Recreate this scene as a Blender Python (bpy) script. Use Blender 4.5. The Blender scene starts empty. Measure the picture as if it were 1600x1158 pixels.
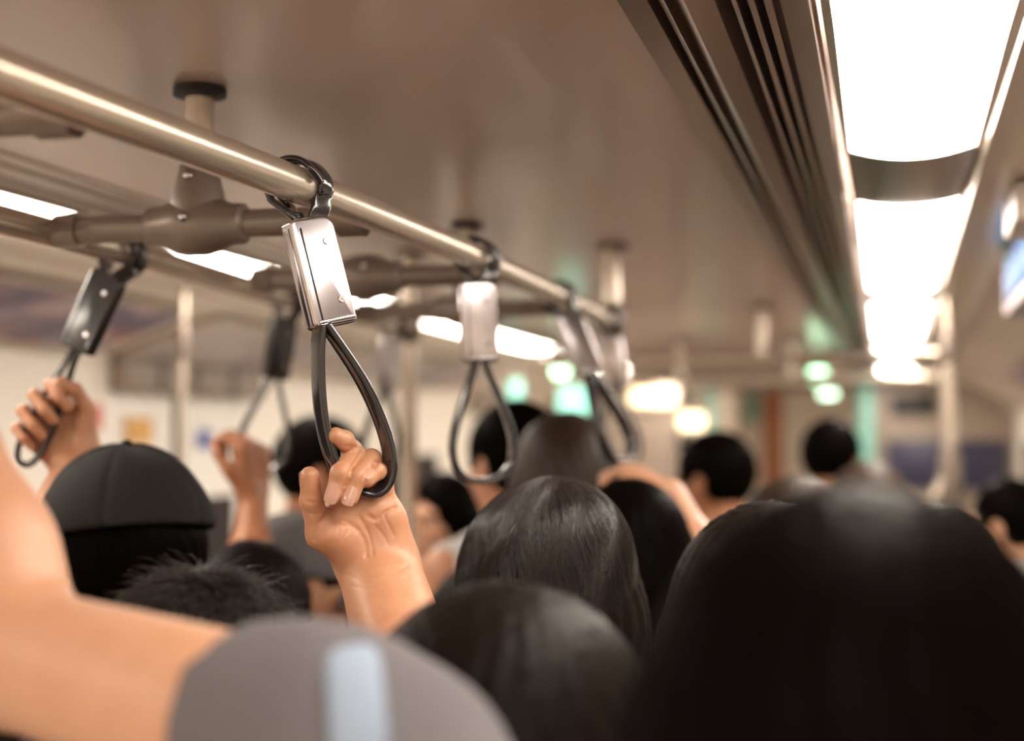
import bpy, bmesh, math, random
import numpy as np
from mathutils import Vector, Matrix
random.seed(7); RNG = np.random.default_rng(7)
S = bpy.context.scene
C = S.collection
PI = math.pi

# ------------------------------------------------------------------ camera, world, exposure
W_PX, H_PX, F_PX = 1600, 1158, 2222.2
CAM = np.array([0.0, 0.0, 1.68]); YAW = math.radians(-14.834); PIT = math.radians(4.0156); AX = (800.0, 534.0)
FW = np.array([math.sin(YAW)*math.cos(PIT), math.cos(YAW)*math.cos(PIT), math.sin(PIT)])
RT = np.array([math.cos(YAW), -math.sin(YAW), 0.0]); UP = np.cross(RT, FW)
cd = bpy.data.cameras.new('camera'); cam = bpy.data.objects.new('camera', cd); C.objects.link(cam)
cd.sensor_width = 36; cd.lens = F_PX*36/1600; cd.shift_y = -45/1600; cd.clip_start = .05
m4 = Matrix(((RT[0], UP[0], -FW[0], CAM[0]), (RT[1], UP[1], -FW[1], CAM[1]), (RT[2], UP[2], -FW[2], CAM[2]), (0, 0, 0, 1)))
cam.matrix_world = m4
cd.dof.use_dof = True; cd.dof.focus_distance = 1.265; cd.dof.aperture_fstop = 2.2; cd.dof.aperture_blades = 0
S.camera = cam
S.view_settings.view_transform = 'Standard'; S.view_settings.look = 'None'; S.view_settings.gamma = 1
S.view_settings.exposure = 1.62; S.view_settings.use_curve_mapping = False
try:
    S.cycles.use_denoising = True; S.cycles.max_bounces = 8; S.cycles.sample_clamp_indirect = 8
    S.cycles.caustics_reflective = False; S.cycles.caustics_refractive = False
except Exception: pass
wd = bpy.data.worlds.new('night'); S.world = wd; wd.use_nodes = True
wd.node_tree.nodes['Background'].inputs[0].default_value = (.30, .22, .16, 1)
wd.node_tree.nodes['Background'].inputs[1].default_value = .35
LAMP = 7.5          # emission strength of the ceiling lamp lenses
def ray(x, y): return FW + RT*(x-AX[0])/F_PX + UP*(AX[1]-y)/F_PX
def P(x, y, D, dz=0.0): return CAM + ray(x, y)*(D-dz)          # a place in the car at distance D in front of the photographer
def PZ(x, y, Z):
    d = ray(x, y); return CAM + d*((Z-CAM[2])/d[2])

# ------------------------------------------------------------------ materials
def nodes(name):
    m = bpy.data.materials.new(name); m.use_nodes = True; nt = m.node_tree
    return m, nt, nt.nodes['Principled BSDF']
def mat(name, col, rough=.5, metal=0, bump=None, coat=0, sss=0, emis=None, es=0, var=0, vscale=8, spec=None, trans=0, alpha=1):
    m, nt, b = nodes(name)
    b.inputs['Base Color'].default_value = (*col, 1); b.inputs['Roughness'].default_value = rough
    b.inputs['Metallic'].default_value = metal
    if coat: b.inputs['Coat Weight'].default_value = coat; b.inputs['Coat Roughness'].default_value = .12
    if sss:
        b.inputs['Subsurface Weight'].default_value = sss; b.inputs['Subsurface Radius'].default_value = (1, .35, .2)
        b.inputs['Subsurface Scale'].default_value = .006
    if emis: b.inputs['Emission Color'].default_value = (*emis, 1); b.inputs['Emission Strength'].default_value = es
    if spec is not None: b.inputs['Specular IOR Level'].default_value = spec
    if trans: b.inputs['Transmission Weight'].default_value = trans
    tc = nt.nodes.new('ShaderNodeTexCoord')
    if var:
        n = nt.nodes.new('ShaderNodeTexNoise'); n.inputs['Scale'].default_value = vscale; n.inputs['Detail'].default_value = 4
        nt.links.new(tc.outputs['Object'], n.inputs['Vector'])
        r = nt.nodes.new('ShaderNodeMixRGB'); r.inputs[1].default_value = (*[c*(1-var) for c in col], 1)
        r.inputs[2].default_value = (*[min(1, c*(1+var)) for c in col], 1)
        nt.links.new(n.outputs['Fac'], r.inputs[0]); nt.links.new(r.outputs[0], b.inputs['Base Color'])
    if bump:
        sc, st, stretch = bump
        mp = nt.nodes.new('ShaderNodeMapping'); mp.inputs['Scale'].default_value = stretch
        n = nt.nodes.new('ShaderNodeTexNoise'); n.inputs['Scale'].default_value = sc; n.inputs['Detail'].default_value = 5
        bp = nt.nodes.new('ShaderNodeBump'); bp.inputs['Strength'].default_value = st; bp.inputs['Distance'].default_value = .002
        nt.links.new(tc.outputs['Object'], mp.inputs[0]); nt.links.new(mp.outputs[0], n.inputs['Vector'])
        nt.links.new(n.outputs['Fac'], bp.inputs['Height']); nt.links.new(bp.outputs[0], b.inputs['Normal'])
    return m
def skin_mat(name, c1, c2):
    m, nt, b = nodes(name)
    tc = nt.nodes.new('ShaderNodeTexCoord')
    n = nt.nodes.new('ShaderNodeTexNoise'); n.inputs['Scale'].default_value = 45; n.inputs['Detail'].default_value = 6
    nt.links.new(tc.outputs['Object'], n.inputs['Vector'])
    r = nt.nodes.new('ShaderNodeMixRGB'); r.inputs[1].default_value = (*c1, 1); r.inputs[2].default_value = (*c2, 1)
    nt.links.new(n.outputs['Fac'], r.inputs[0]); nt.links.new(r.outputs[0], b.inputs['Base Color'])
    b.inputs['Roughness'].default_value = .42
    b.inputs['Subsurface Weight'].default_value = .18; b.inputs['Subsurface Radius'].default_value = (1, .3, .15); b.inputs['Subsurface Scale'].default_value = .005
    n2 = nt.nodes.new('ShaderNodeTexNoise'); n2.inputs['Scale'].default_value = 420; n2.inputs['Detail'].default_value = 3
    nt.links.new(tc.outputs['Object'], n2.inputs['Vector'])
    bp = nt.nodes.new('ShaderNodeBump'); bp.inputs['Strength'].default_value = .25; bp.inputs['Distance'].default_value = .0006
    nt.links.new(n2.outputs['Fac'], bp.inputs['Height']); nt.links.new(bp.outputs[0], b.inputs['Normal'])
    return m
M = {}
M['skin'] = skin_mat('skin_warm', (.55, .25, .135), (.72, .385, .235))
M['skin_tan'] = skin_mat('skin_tan', (.36, .14, .065), (.48, .21, .11))
M['skin_fair'] = skin_mat('skin_fair', (.60, .31, .18), (.70, .39, .25))
M['nail'] = mat('nail', (.72, .42, .32), .15, coat=.6)
M['hair_black'] = mat('hair_black', (.003, .0022, .0018), .42, spec=.01, bump=(90, .6, (1, 1, .06)))
M['hair_dark'] = mat('hair_dark_brown', (.008, .005, .0038), .48, spec=.07, bump=(90, .6, (1, 1, .06)))
M['hair_brown'] = mat('hair_brown', (.03, .016, .009), .5, spec=.3, bump=(90, .6, (1, 1, .06)))
M['strand'] = mat('hair_strand', (.034, .026, .024), .3)  # paler than the hair underneath: highlight streaks are put into the strand colour
M['strand_dark'] = mat('hair_strand_black', (.006, .005, .0045), .34, spec=.3)
M['strand_brown'] = mat('hair_strand_brown', (.09, .05, .03), .38)
M['rail'] = mat('brushed_steel_rail', (.68, .59, .49), .27, .75, bump=(60, .04, (1, .05, 1)))
M['joint'] = mat('cast_joint_enamel', (.25, .20, .165), .36, .35)
M['ceiling'] = mat('ceiling_enamel', (.575, .44, .385), .34, .0, var=.04, vscale=1.2, coat=.25)
M['vent'] = mat('vent_aluminium', (.26, .185, .145), .28, .75)
M['vent_dark'] = mat('vent_slot_dark', (.03, .02, .016), .5)
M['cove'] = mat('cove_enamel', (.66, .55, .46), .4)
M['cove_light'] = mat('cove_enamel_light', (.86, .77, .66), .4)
M['wall'] = mat('wall_cream', (.93, .87, .78), .42)
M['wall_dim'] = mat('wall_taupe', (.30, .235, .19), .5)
M['door'] = mat('door_white', (.95, .92, .87), .4)
M['floor'] = mat('floor_vinyl', (.42, .38, .34), .5, var=.15, vscale=60)
M['lamp'] = mat('lamp_lens', (1, .97, .93), .4, emis=(1, .885, .76), es=LAMP)
M['lampframe'] = mat('lamp_frame', (.62, .52, .43), .3, .6)
M['belt'] = mat('black_plastic_belt', (.022, .020, .024), .16, coat=.7)
M['chrome'] = mat('chrome_cover', (.60, .57, .60), .2, 1.0)
M['charcoal'] = mat('charcoal_cover', (.035, .032, .032), .25, coat=.5)
M['screw'] = mat('screw_steel', (.55, .52, .52), .25, 1)
M['black'] = mat('black_rubber', (.012, .011, .011), .6)
M['cap'] = mat('black_cotton', (.007, .0065, .0065), .85, bump=(700, .5, (1, 1, 1)))
M['glass_dark'] = mat('dark_window_glass', (.02, .02, .028), .08, spec=.8)
M['greycap'] = mat('grey_cotton', (.14, .13, .135), .85, bump=(700, .5, (1, 1, 1)))
def cloth(n, c): M[n] = mat('cloth_'+n, tuple(v*.75 for v in c), .85, bump=(500, .35, (1, 1, 1)), var=.1, vscale=14)
for n, c in dict(grey=(.19, .175, .19), black_shirt=(.03, .028, .03), navy=(.035, .04, .075), white=(.78, .76, .74), mauve=(.42, .30, .36),
                 olive=(.07, .06, .035), charcoal_shirt=(.07, .065, .07), denim=(.06, .08, .14), khaki=(.22, .17, .11), teal=(.08, .25, .24),
                 pale_blue=(.42, .52, .68), brown=(.14, .085, .06), rust=(.35, .12, .06)).items(): cloth(n, c)
M['eye'] = mat('eye_dark', (.02, .012, .01), .1); M['lips'] = mat('lips', (.45, .16, .13), .4)
M['shoe'] = mat('shoe_leather', (.03, .025, .022), .4)

# ------------------------------------------------------------------ scene helpers
def tag(o, label=None, cat=None, group=None, kind=None):
    if label: o['label'] = label
    if cat: o['category'] = cat
    if group: o['group'] = group
    if kind: o['kind'] = kind
    return o
def empty(name, loc=(0, 0, 0)):
    o = bpy.data.objects.new(name, None); o.location = loc; o.empty_display_size = .1; C.objects.link(o); return o
def raw(name, V, Fc, m, parent=None, smooth=True, angle=None):
    me = bpy.data.meshes.new(name)
    V = np.asarray(V, np.float32); me.from_pydata(V.tolist(), [], [list(map(int, f)) for f in Fc]); me.update()
    me.materials.append(m)
    if smooth: me.polygons.foreach_set('use_smooth', [True]*len(me.polygons))
    o = bpy.data.objects.new(name, me); C.objects.link(o)
    if parent is not None: o.parent = parent
    if smooth and angle:
        try: me.set_sharp_from_angle(angle=math.radians(angle))
        except Exception: pass
    return o
class MB:
    def __init__(s): s.V = []; s.F = []
    def add(s, V, Fc):
        n = len(s.V); s.V += [tuple(map(float, v)) for v in V]; s.F += [[i+n for i in f] for f in Fc]; return s
    def box(s, x0, x1, y0, y1, z0, z1):
        return s.add([(x, y, z) for x in (x0, x1) for y in (y0, y1) for z in (z0, z1)],
                     [(0, 1, 3, 2), (4, 6, 7, 5), (0, 4, 5, 1), (2, 3, 7, 6), (0, 2, 6, 4), (1, 5, 7, 3)])
    def tube(s, pts, r, n=24, cap=True):
        pts = [np.array(p, float) for p in pts]; rs = r if hasattr(r, '__len__') else [r]*len(pts)
        V = []; a0 = None
        for i, p in enumerate(pts):
            t = pts[min(i+1, len(pts)-1)]-pts[max(i-1, 0)]; t = t/np.linalg.norm(t)
            if a0 is None: a0 = np.cross(t, (0, 0, 1) if abs(t[2]) < .9 else (1, 0, 0))
            a = a0-t*(a0@t); a /= np.linalg.norm(a); a0 = a; b = np.cross(t, a)
            V += [p+rs[i]*(a*math.cos(2*PI*k/n)+b*math.sin(2*PI*k/n)) for k in range(n)]
        Fc = [(i*n+k, i*n+(k+1) % n, (i+1)*n+(k+1) % n, (i+1)*n+k) for i in range(len(pts)-1) for k in range(n)]
        if cap: Fc += [tuple(range(n))[::-1], tuple((len(pts)-1)*n+k for k in range(n))]
        return s.add(V, Fc)
    def prof(s, pts, y0, y1, thick=.004):      # an (x, z) profile extruded along the car
        k = len(pts); n = len(pts); P2 = [np.array(p, float) for p in pts]
        top = [p+np.array((0, thick)) for p in P2]
        V = [(p[0], y0, p[1]) for p in P2]+[(p[0], y1, p[1]) for p in P2]+[(p[0], y0, p[1]) for p in top]+[(p[0], y1, p[1]) for p in top]
        Fc = []
        for i in range(n-1):
            Fc += [(i, i+1, n+i+1, n+i), (2*n+i, 3*n+i, 3*n+i+1, 2*n+i+1)]
        Fc += [(0, n, 3*n, 2*n), (n-1, 3*n-1, 4*n-1, 2*n-1)]
        return s.add(V, Fc)
    def build(s, name, m, parent=None, smooth=True, angle=40): return raw(name, s.V, s.F, m, parent, smooth, angle)
def rbox(name, sx, sy, sz, r, m, parent=None, loc=(0, 0, 0), seg=4):
    bm = bmesh.new(); bmesh.ops.create_cube(bm, size=1)
    for v in bm.verts: v.co = Vector((v.co.x*sx, v.co.y*sy, v.co.z*sz))
    bmesh.ops.bevel(bm, geom=bm.edges[:], offset=r, segments=seg, profile=.5, affect='EDGES')
    me = bpy.data.meshes.new(name); bm.to_mesh(me); bm.free(); me.materials.append(m)
    me.polygons.foreach_set('use_smooth', [True]*len(me.polygons))
    try: me.set_sharp_from_angle(angle=math.radians(50))
    except Exception: pass
    o = bpy.data.objects.new(name, me); C.objects.link(o); o.location = loc
    if parent is not None: o.parent = parent
    return o
def sweep(path, Wd, w, t, n=20, closed=False, pw=2.6):
    """band of width w along Wd and thickness t, swept along path"""
    path = [np.array(p, float) for p in path]; N = len(path); V = []
    for i, p in enumerate(path):
        a, b = (path[(i+1) % N], path[i-1]) if closed else (path[min(i+1, N-1)], path[max(i-1, 0)])
        T = a-b; T /= np.linalg.norm(T); wv = np.array(Wd[i], float); wv -= T*(wv@T); wv /= np.linalg.norm(wv); tv = np.cross(T, wv)
        for k in range(n):
            c, s_ = math.cos(2*PI*k/n), math.sin(2*PI*k/n)
            V.append(p+wv*(w/2*math.copysign(abs(c)**(2/pw), c))+tv*(t/2*math.copysign(abs(s_)**(2/pw), s_)))
    Fc = [(i*n+k, i*n+(k+1) % n, ((i+1) % N)*n+(k+1) % n, ((i+1) % N)*n+k) for i in range(N if closed else N-1) for k in range(n)]
    if not closed: Fc += [tuple(range(n))[::-1], tuple((N-1)*n+k for k in range(n))]
    return V, Fc
def spline(pts, n=10, closed=False):
    pts = [np.array(p, float) for p in pts]; out = []; N = len(pts)
    for i in range(N if closed else N-1):
        g = (lambda j: pts[j % N]) if closed else (lambda j: pts[min(max(j, 0), N-1)])
        a, b, c, d = g(i-1), g(i), g(i+1), g(i+2)
        for k in range(n):
            t = k/n
            out.append(.5*((2*b)+(c-a)*t+(2*a-5*b+4*c-d)*t*t+(3*b-a-3*c+d)*t**3))
    if not closed: out.append(pts[-1])
    return out

# ------------------------------------------------------------------ organic surfaces (signed distance fields + surface nets)
def axis(lo, hi, coarse, fine):
    out = [lo]; x = lo
    while x < hi:
        st = coarse
        for a, b, s_ in fine:
            if a-1e-9 <= x < b: st = min(st, s_)
            elif x < a < x+st: st = max(a-x, s_*.5)
        x += st; out.append(x)
    return np.array(out)
class Field:
    def __init__(s, xs, ys, zs):
        s.ax = (xs, ys, zs); s.F = np.full((len(xs), len(ys), len(zs)), .2, np.float32)
    def blank(s):
        g = Field.__new__(Field); g.ax = s.ax; g.F = np.full(s.F.shape, .2, np.float32); return g
    def region(s, lo, hi):
        ix = [(max(0, np.searchsorted(a, l)-1), min(len(a), np.searchsorted(a, h)+1)) for a, l, h in zip(s.ax, lo, hi)]
        sl = tuple(slice(a, b) for a, b in ix)
        if any(a >= b for a, b in ix): return None, None
        g = [a[q].astype(np.float32) for a, q in zip(s.ax, sl)]
        return sl, (g[0][:, None, None], g[1][None, :, None], g[2][None, None, :])
    def put(s, sl, d, k, op='add'):
        f = s.F[sl]
        if op == 'add':
            if k > 0:
                h = np.maximum(k-np.abs(f-d), 0)/k; s.F[sl] = np.minimum(f, d)-h*h*k*.25
            else: s.F[sl] = np.minimum(f, d)
        else:
            d = -d
            if k > 0:
                h = np.maximum(k-np.abs(f-d), 0)/k; s.F[sl] = np.maximum(f, d)+h*h*k*.25
            else: s.F[sl] = np.maximum(f, d)
    def cap(s, a, b, ra, rb, k=.01, op='add'):
        a = np.array(a, float); b = np.array(b, float); m = max(ra, rb)+k+.015
        sl, g = s.region(np.minimum(a, b)-m, np.maximum(a, b)+m)
        if sl is None: return s
        ab = b-a; L = max(ab@ab, 1e-12)
        t = np.clip(((g[0]-a[0])*ab[0]+(g[1]-a[1])*ab[1]+(g[2]-a[2])*ab[2])/L, 0, 1)
        d = np.sqrt((g[0]-a[0]-t*ab[0])**2+(g[1]-a[1]-t*ab[1])**2+(g[2]-a[2]-t*ab[2])**2)-(ra+(rb-ra)*t)
        s.put(sl, d, k, op); return s
    def ell(s, c, r, k=.01, R=None, op='add'):
        c = np.array(c, float); r = np.array(r, float); m = r.max()+k+.015
        if R is None: lo, hi = c-r-k-.015, c+r+k+.015
        else: lo, hi = c-m, c+m
        sl, g = s.region(lo, hi)
        if sl is None: return s
        q = [g[0]-c[0], g[1]-c[1], g[2]-c[2]]
        if R is not None: q = [q[0]*R[i][0]+q[1]*R[i][1]+q[2]*R[i][2] for i in range(3)]
        k0 = np.sqrt(sum((q[i]/r[i])**2 for i in range(3))); k1 = np.sqrt(sum((q[i]/r[i]**2)**2 for i in range(3)))+1e-6
        s.put(sl, k0*(k0-1)/k1, k, op); return s
    def crease(s, pts, depth, w):
        for a, b in zip(pts[:-1], pts[1:]):
            a = np.array(a, float); b = np.array(b, float); m = w*3
            sl, g = s.region(np.minimum(a, b)-m, np.maximum(a, b)+m)
            if sl is None: continue
            ab = b-a; L = max(ab@ab, 1e-12)
            t = np.clip(((g[0]-a[0])*ab[0]+(g[1]-a[1])*ab[1]+(g[2]-a[2])*ab[2])/L, 0, 1)
            d = np.sqrt((g[0]-a[0]-t*ab[0])**2+(g[1]-a[1]-t*ab[1])**2+(g[2]-a[2]-t*ab[2])**2)
            s.F[sl] = np.maximum(s.F[sl], depth*np.exp(-(d/w)**2)+s.F[sl]*0+np.where(s.F[sl] < 0, s.F[sl]*1.0, s.F[sl])) if False else s.F[sl]+depth*np.exp(-(d/w)**2)
        return s
    def mesh(s):
        F = s.F; xs, ys, zs = s.ax; neg = F < 0
        c = neg[:-1, :-1, :-1].astype(np.int8)
        for i in (0, 1):
            for j in (0, 1):
                for k in (0, 1):
                    if i+j+k: c = c+neg[i:F.shape[0]-1+i, j:F.shape[1]-1+j, k:F.shape[2]-1+k]
        act = np.argwhere((c > 0) & (c < 8)); I, J, K = act.T
        idx = np.full(c.shape, -1, np.int64); idx[I, J, K] = np.arange(len(act))
        acc = np.zeros((len(act), 3)); cnt = np.zeros(len(act))
        cor = [(0, 0, 0), (1, 0, 0), (0, 1, 0), (1, 1, 0), (0, 0, 1), (1, 0, 1), (0, 1, 1), (1, 1, 1)]
        edges = [(0, 1), (2, 3), (4, 5), (6, 7), (0, 2), (1, 3), (4, 6), (5, 7), (0, 4), (1, 5), (2, 6), (3, 7)]
        val = [F[I+a, J+b, K+d] for a, b, d in cor]
        pos = [np.stack([xs[I+a], ys[J+b], zs[K+d]], 1) for a, b, d in cor]
        for a, b in edges:
            ch = (val[a] < 0) != (val[b] < 0); t = np.where(ch, val[a]/np.where(ch, val[a]-val[b], 1), 0)
            p = pos[a]+(pos[b]-pos[a])*t[:, None]; acc += np.where(ch[:, None], p, 0); cnt += ch
        V = acc/cnt[:, None]; Q = []
        for ax_ in range(3):
            sl0 = [slice(None)]*3; sl1 = [slice(None)]*3; sl0[ax_] = slice(0, -1); sl1[ax_] = slice(1, None)
            a, b = neg[tuple(sl0)], neg[tuple(sl1)]; e = np.argwhere(a != b); o1, o2 = [(1, 2), (2, 0), (0, 1)][ax_]
            ok = (e[:, o1] > 0) & (e[:, o2] > 0) & (e[:, o1] < c.shape[o1]) & (e[:, o2] < c.shape[o2]); e = e[ok]
            def cell(d1, d2):
                q = e.copy(); q[:, o1] -= d1; q[:, o2] -= d2; return idx[q[:, 0], q[:, 1], q[:, 2]]
            q = np.stack([cell(1, 1), cell(0, 1), cell(0, 0), cell(1, 0)], 1)
            fl = ~a[tuple(e.T)]; q[fl] = q[fl][:, ::-1]; Q.append(q)
        Q = np.concatenate(Q); return V, Q
def sdf_obj(name, fld, m, parent=None, T=None, xf=None):
    V, Q = fld.mesh()
    if xf is not None: V = xf(V)
    me = bpy.data.meshes.new(name); me.vertices.add(len(V)); me.vertices.foreach_set('co', V.astype(np.float32).ravel())
    me.loops.add(len(Q)*4); me.polygons.add(len(Q))
    me.loops.foreach_set('vertex_index', Q.astype(np.int32).ravel()); me.polygons.foreach_set('loop_start', np.arange(0, len(Q)*4, 4, dtype=np.int32))
    me.update(calc_edges=True); me.validate(); me.polygons.foreach_set('use_smooth', [True]*len(me.polygons)); me.materials.append(m)
    o = bpy.data.objects.new(name, me); C.objects.link(o)
    if parent is not None: o.parent = parent
    return o

# ------------------------------------------------------------------ the car
Y0, Y1 = -2.0, 9.0; XL, XR, ZC = -2.15, .73, 2.06
def st(name, mb, m, smooth=False):
    o = mb.build(name, m, None, smooth); tag(o, kind='structure'); return o
st('floor', MB().box(XL-.05, XR+.05, Y0, Y1+4, -.05, 0), M['floor'])
c = MB().box(-1.125, -.215, Y0, Y1, ZC, ZC+.03)
c.box(.235, .30, Y0, Y1, ZC, ZC+.03).box(-1.71, -1.65, Y0, Y1, ZC, ZC+.03).box(XL, XR, Y0, Y1+4, ZC+.16, ZC+.18)
st('ceiling', c, M['ceiling'])
# coves
for nm, pts in (('trim_1', [(.30, ZC), (.36, ZC-.005), (.52, 1.99), (.64, 1.93), (.70, 1.87), (XR, 1.86)]),
                ('trim_2', [(XL, 1.93), (-2.10, 1.94), (-1.98, 1.98), (-1.80, 2.04), (-1.71, ZC)])):
    st(nm, MB().prof(pts, Y0, Y1), M['cove' if nm == 'trim_1' else 'cove_light'], True)
# vent strips with slots, one beside each lamp row
def vent(nm, x0, sgn, label):
    X = lambda d: x0+sgn*d
    root = empty(nm, (X(.07), 0, ZC)); tag(root, label, 'air vent')
    def pf(pts, y0, y1, m, n):
        q = [(X(a)-X(.07), b-ZC) for a, b in pts]
        if sgn < 0: q = q[::-1]
        return MB().prof(q, y0, y1, .003).build(n, m, root, True, 20)
    z = ZC; dn = 1 if sgn > 0 else .3
    pf([(-.012, z+.004), (-.010, z-.010*dn), (.016, z-.013*dn), (.018, z+.006), (.022, z+.006), (.024, z-.010*dn), (.030, z-.014*dn), (.033, z+.002), (.038, z+.002), (.041, z-.012*dn),
        (.047, z-.016*dn), (.072, z-.018*dn), (.073, z+.02)], Y0, Y1, M['vent'], 'vent_trim')
    for p, q in ((.0835, .0895), (.0965, .104), (.1095, .118)):
        pf([(p, z+.022), (p+.0008, z-.014*dn), (q-.0008, z-.016*dn), (q, z+.022)], Y0, Y1, M['vent'], 'vent_blade')
    pf([(.071, z+.03), (.126, z+.03)], Y0, Y1, M['vent_dark'], 'vent_slot_back')
    pf([(.1225, z+.02), (.124, z-.016*dn), (.146, z-.012*dn), (.150, z-.002)], Y0, Y1, M['vent'], 'vent_border')
vent('slotted_air_vent', -.205, 1, 'brown metal air vent with long dark slots beside the right ceiling lamps')
vent('slotted_air_vent', -1.128, -1, 'ribbed brown metal air vent beside the left ceiling lamps')
# lamps
def lamp(xc, ya, yb, side, label):
    r = empty('ceiling_lamp', (xc, (ya+yb)/2, ZC)); tag(r, label, 'lamp', 'lamps in the %s ceiling row' % side)
    h = (yb-ya)/2; w = .078
    V = []; Fc = []; nx, ny = 17, 13
    for j in range(ny):
        y = -h+2*h*j/(ny-1)
        for i in range(nx):
            u = -1+2*i/(nx-1); e = 1-.0*abs(2*j/(ny-1)-1)**8
            V.append((u*w, y, -.004-.014*(1-u*u)*e))
    n0 = nx*ny; V += [(v[0], v[1], .012) for v in V[:n0]]
    for j in range(ny-1):
        for i in range(nx-1):
            a = j*nx+i; Fc.append((a, a+nx, a+nx+1, a+1)); b = a+n0; Fc.append((b, b+1, b+nx+1, b+nx))
    for i in range(nx-1):
        Fc.append((i, i+1, i+1+n0, i+n0)); a = (ny-1)*nx+i; Fc.append((a, a+n0, a+n0+1, a+1))
    for j in range(ny-1):
        a = j*nx; Fc.append((a, a+n0, a+nx+n0, a+nx)); a = j*nx+nx-1; Fc.append((a, a+nx, a+nx+n0, a+n0))
    raw('lamp_lens', V, Fc, M['lamp'], r, True, 60)
    f = MB()
    for sx in (-1, 1): f.box(sx*.081-.004, sx*.081+.004, -h-.01, h+.01, -.009, .02)
    for sy in (-1, 1): f.box(-.085, .085, sy*(h+.006)-.006, sy*(h+.006)+.006, -.004, .02)
    f.build('lamp_frame', M['lampframe'], r, False)
def bridge(xc, ya, yb, label):
    V = []; Fc = []
    nx = 13
    for y in (-(yb-ya)/2, (yb-ya)/2):
        for i in range(nx):
            u = -1+2*i/(nx-1); V.append((u*.084, y, -.003-.012*(1-u*u)))
    V += [(v[0], v[1], .01) for v in V]
    for i in range(nx-1): Fc += [(i, i+nx, i+nx+1, i+1), (i+2*nx, i+2*nx+1, i+3*nx+1, i+3*nx)]
    o = raw('lamp_row_panel', V, Fc, M['vent'], None, True, 40); o.location = (xc, (ya+yb)/2, ZC); tag(o, label, 'ceiling panel')
ords = ['nearest the camera', 'second along the row', 'third along the row', 'fourth along the row', 'fifth along the row', 'sixth along the row']
for side, xc, off in (('right', .035, 0.0), ('left', -1.365, .2)):
    k = 0
    for i in range(-2, 5):
        ya, yb = .56+i*1.73+off, 1.87+i*1.73+off
        if yb < Y0+.2: continue
        w = ('just behind the camera' if i == -1 else 'farthest behind the camera') if i < 0 else ords[i]
        lamp(xc, ya, yb, side, 'long white glowing lamp in the %s ceiling row, %s' % (side, w))
        bridge(xc, yb+.012, yb+.408, 'curved brown metal panel after the %s row lamp %s' % (side, w))
st('trim_3', MB().prof([(.117, ZC-.004), (.124, ZC-.016), (.15, ZC-.018), (.215, ZC-.014), (.235, ZC)], Y0, Y1), M['lampframe'], True)
st('trim_4', MB().prof([(-1.65, ZC), (-1.63, ZC-.008), (-1.52, ZC-.012), (-1.458, ZC-.010), (-1.450, ZC-.002)], Y0, Y1), M['cove_light'], True)
st('trim_5', MB().prof([(-1.283, ZC-.002), (-1.281, ZC-.004), (-1.276, ZC)], Y0, Y1), M['lampframe'], True)

# walls: cream panels with window and door openings
def side_wall(nm, x, th, opens):
    mb = MB(); ys = sorted(opens); y = Y0
    for a, b, z0, z1 in ys:
        mb.box(x, x+th, y, a, 0, 1.95).box(x, x+th, a, b, z1, 1.95)
        if z0 > 0: mb.box(x, x+th, a, b, 0, z0)
        y = b
    mb.box(x, x+th, y, Y1, 0, 1.95); st(nm, mb, M['wall'])
side_wall('wall_left', XL-.05, .05, [(.6, 1.9, .85, 1.62), (3.62, 4.56, 0, 1.84), (5.3, 6.7, .85, 1.62), (7.2, 8.2, 0, 1.84)])
side_wall('wall_right', XR, .05, [(.6, 1.9, .85, 1.62), (2.6, 3.9, 0, 1.84), (4.5, 6.2, .8, 1.68), (6.7, 8.4, .8, 1.68)])
n = 1
for x, lst in ((XL-.03, [(.6, 1.9, .85, 1.62), (5.3, 6.7, .85, 1.62)]), (XR+.03, [(.6, 1.9, .85, 1.62), (4.5, 6.2, .8, 1.68), (6.7, 8.4, .8, 1.68)])):
    for a, b, z0, z1 in lst:
        f = MB().box(x-.03, x+.03, a, b, z0, z0+.03).box(x-.03, x+.03, a, b, z1-.03, z1).box(x-.03, x+.03, a, a+.03, z0, z1).box(x-.03, x+.03, b-.03, b, z0, z1)
        w = st('window_%d' % n, f, M['black']); g = MB().box(x-.004, x+.004, a+.03, b-.03, z0+.03, z1-.03).build('window_glass', M['glass_dark'], w, False); n += 1
n = 1
for x, sg, a, b in ((XL, 1, 3.62, 4.56), (XL, 1, 7.2, 8.2), (XR, -1, 2.6, 3.9)):
    mid = (a+b)/2-.06 if n == 1 else (a+b)/2
    d = st('door_%d' % n, MB().box(x-.04, x-.005, a, mid-.006, .01, 1.84).box(x-.04, x-.005, mid+.006, b, .01, 1.84) if sg > 0 else
           MB().box(x+.005, x+.04, a, mid-.006, .01, 1.84).box(x+.005, x+.04, mid+.006, b, .01, 1.84), M['door'])
    xx = x-.002 if sg > 0 else x+.002
    MB().box(xx-.006, xx+.006, mid-.012, mid+.012, .02, 1.83).build('door_seal', M['black'], d, False)
    for q0, q1 in ((a+.12, mid-.1), (mid+.1, b-.12)):
        MB().box(xx-.004, xx+.004, q0, q1, .95, 1.5).build('door_window', M['glass_dark'], d, False)
    n += 1
def sticker(nm, y0, y1, z0, z1, m, label, x=XL+.004):
    o = MB().box(x-.002, x+.002, y0, y1, z0, z1).build(nm, m, None, False); tag(o, label, nm.split('_')[-1]); return o
M['orange'] = mat('sticker_orange', (.75, .42, .12), .5); M['red'] = mat('sticker_red', (.72, .10, .09), .5); M['blue'] = mat('sticker_blue', (.08, .16, .48), .5)
def door_header(y0, y1, label):
    o = empty('door_header_panel', (XL+.03, (y0+y1)/2, 1.875)); tag(o, label, 'panel')
    rbox('panel_body', .05, y1-y0, .1, .008, M['wall_dim'], o, (0, 0, 0)); MB().box(.0255, .028, -.012, .012, -.05, .05).build('panel_seam', M['black'], o, False)
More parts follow.
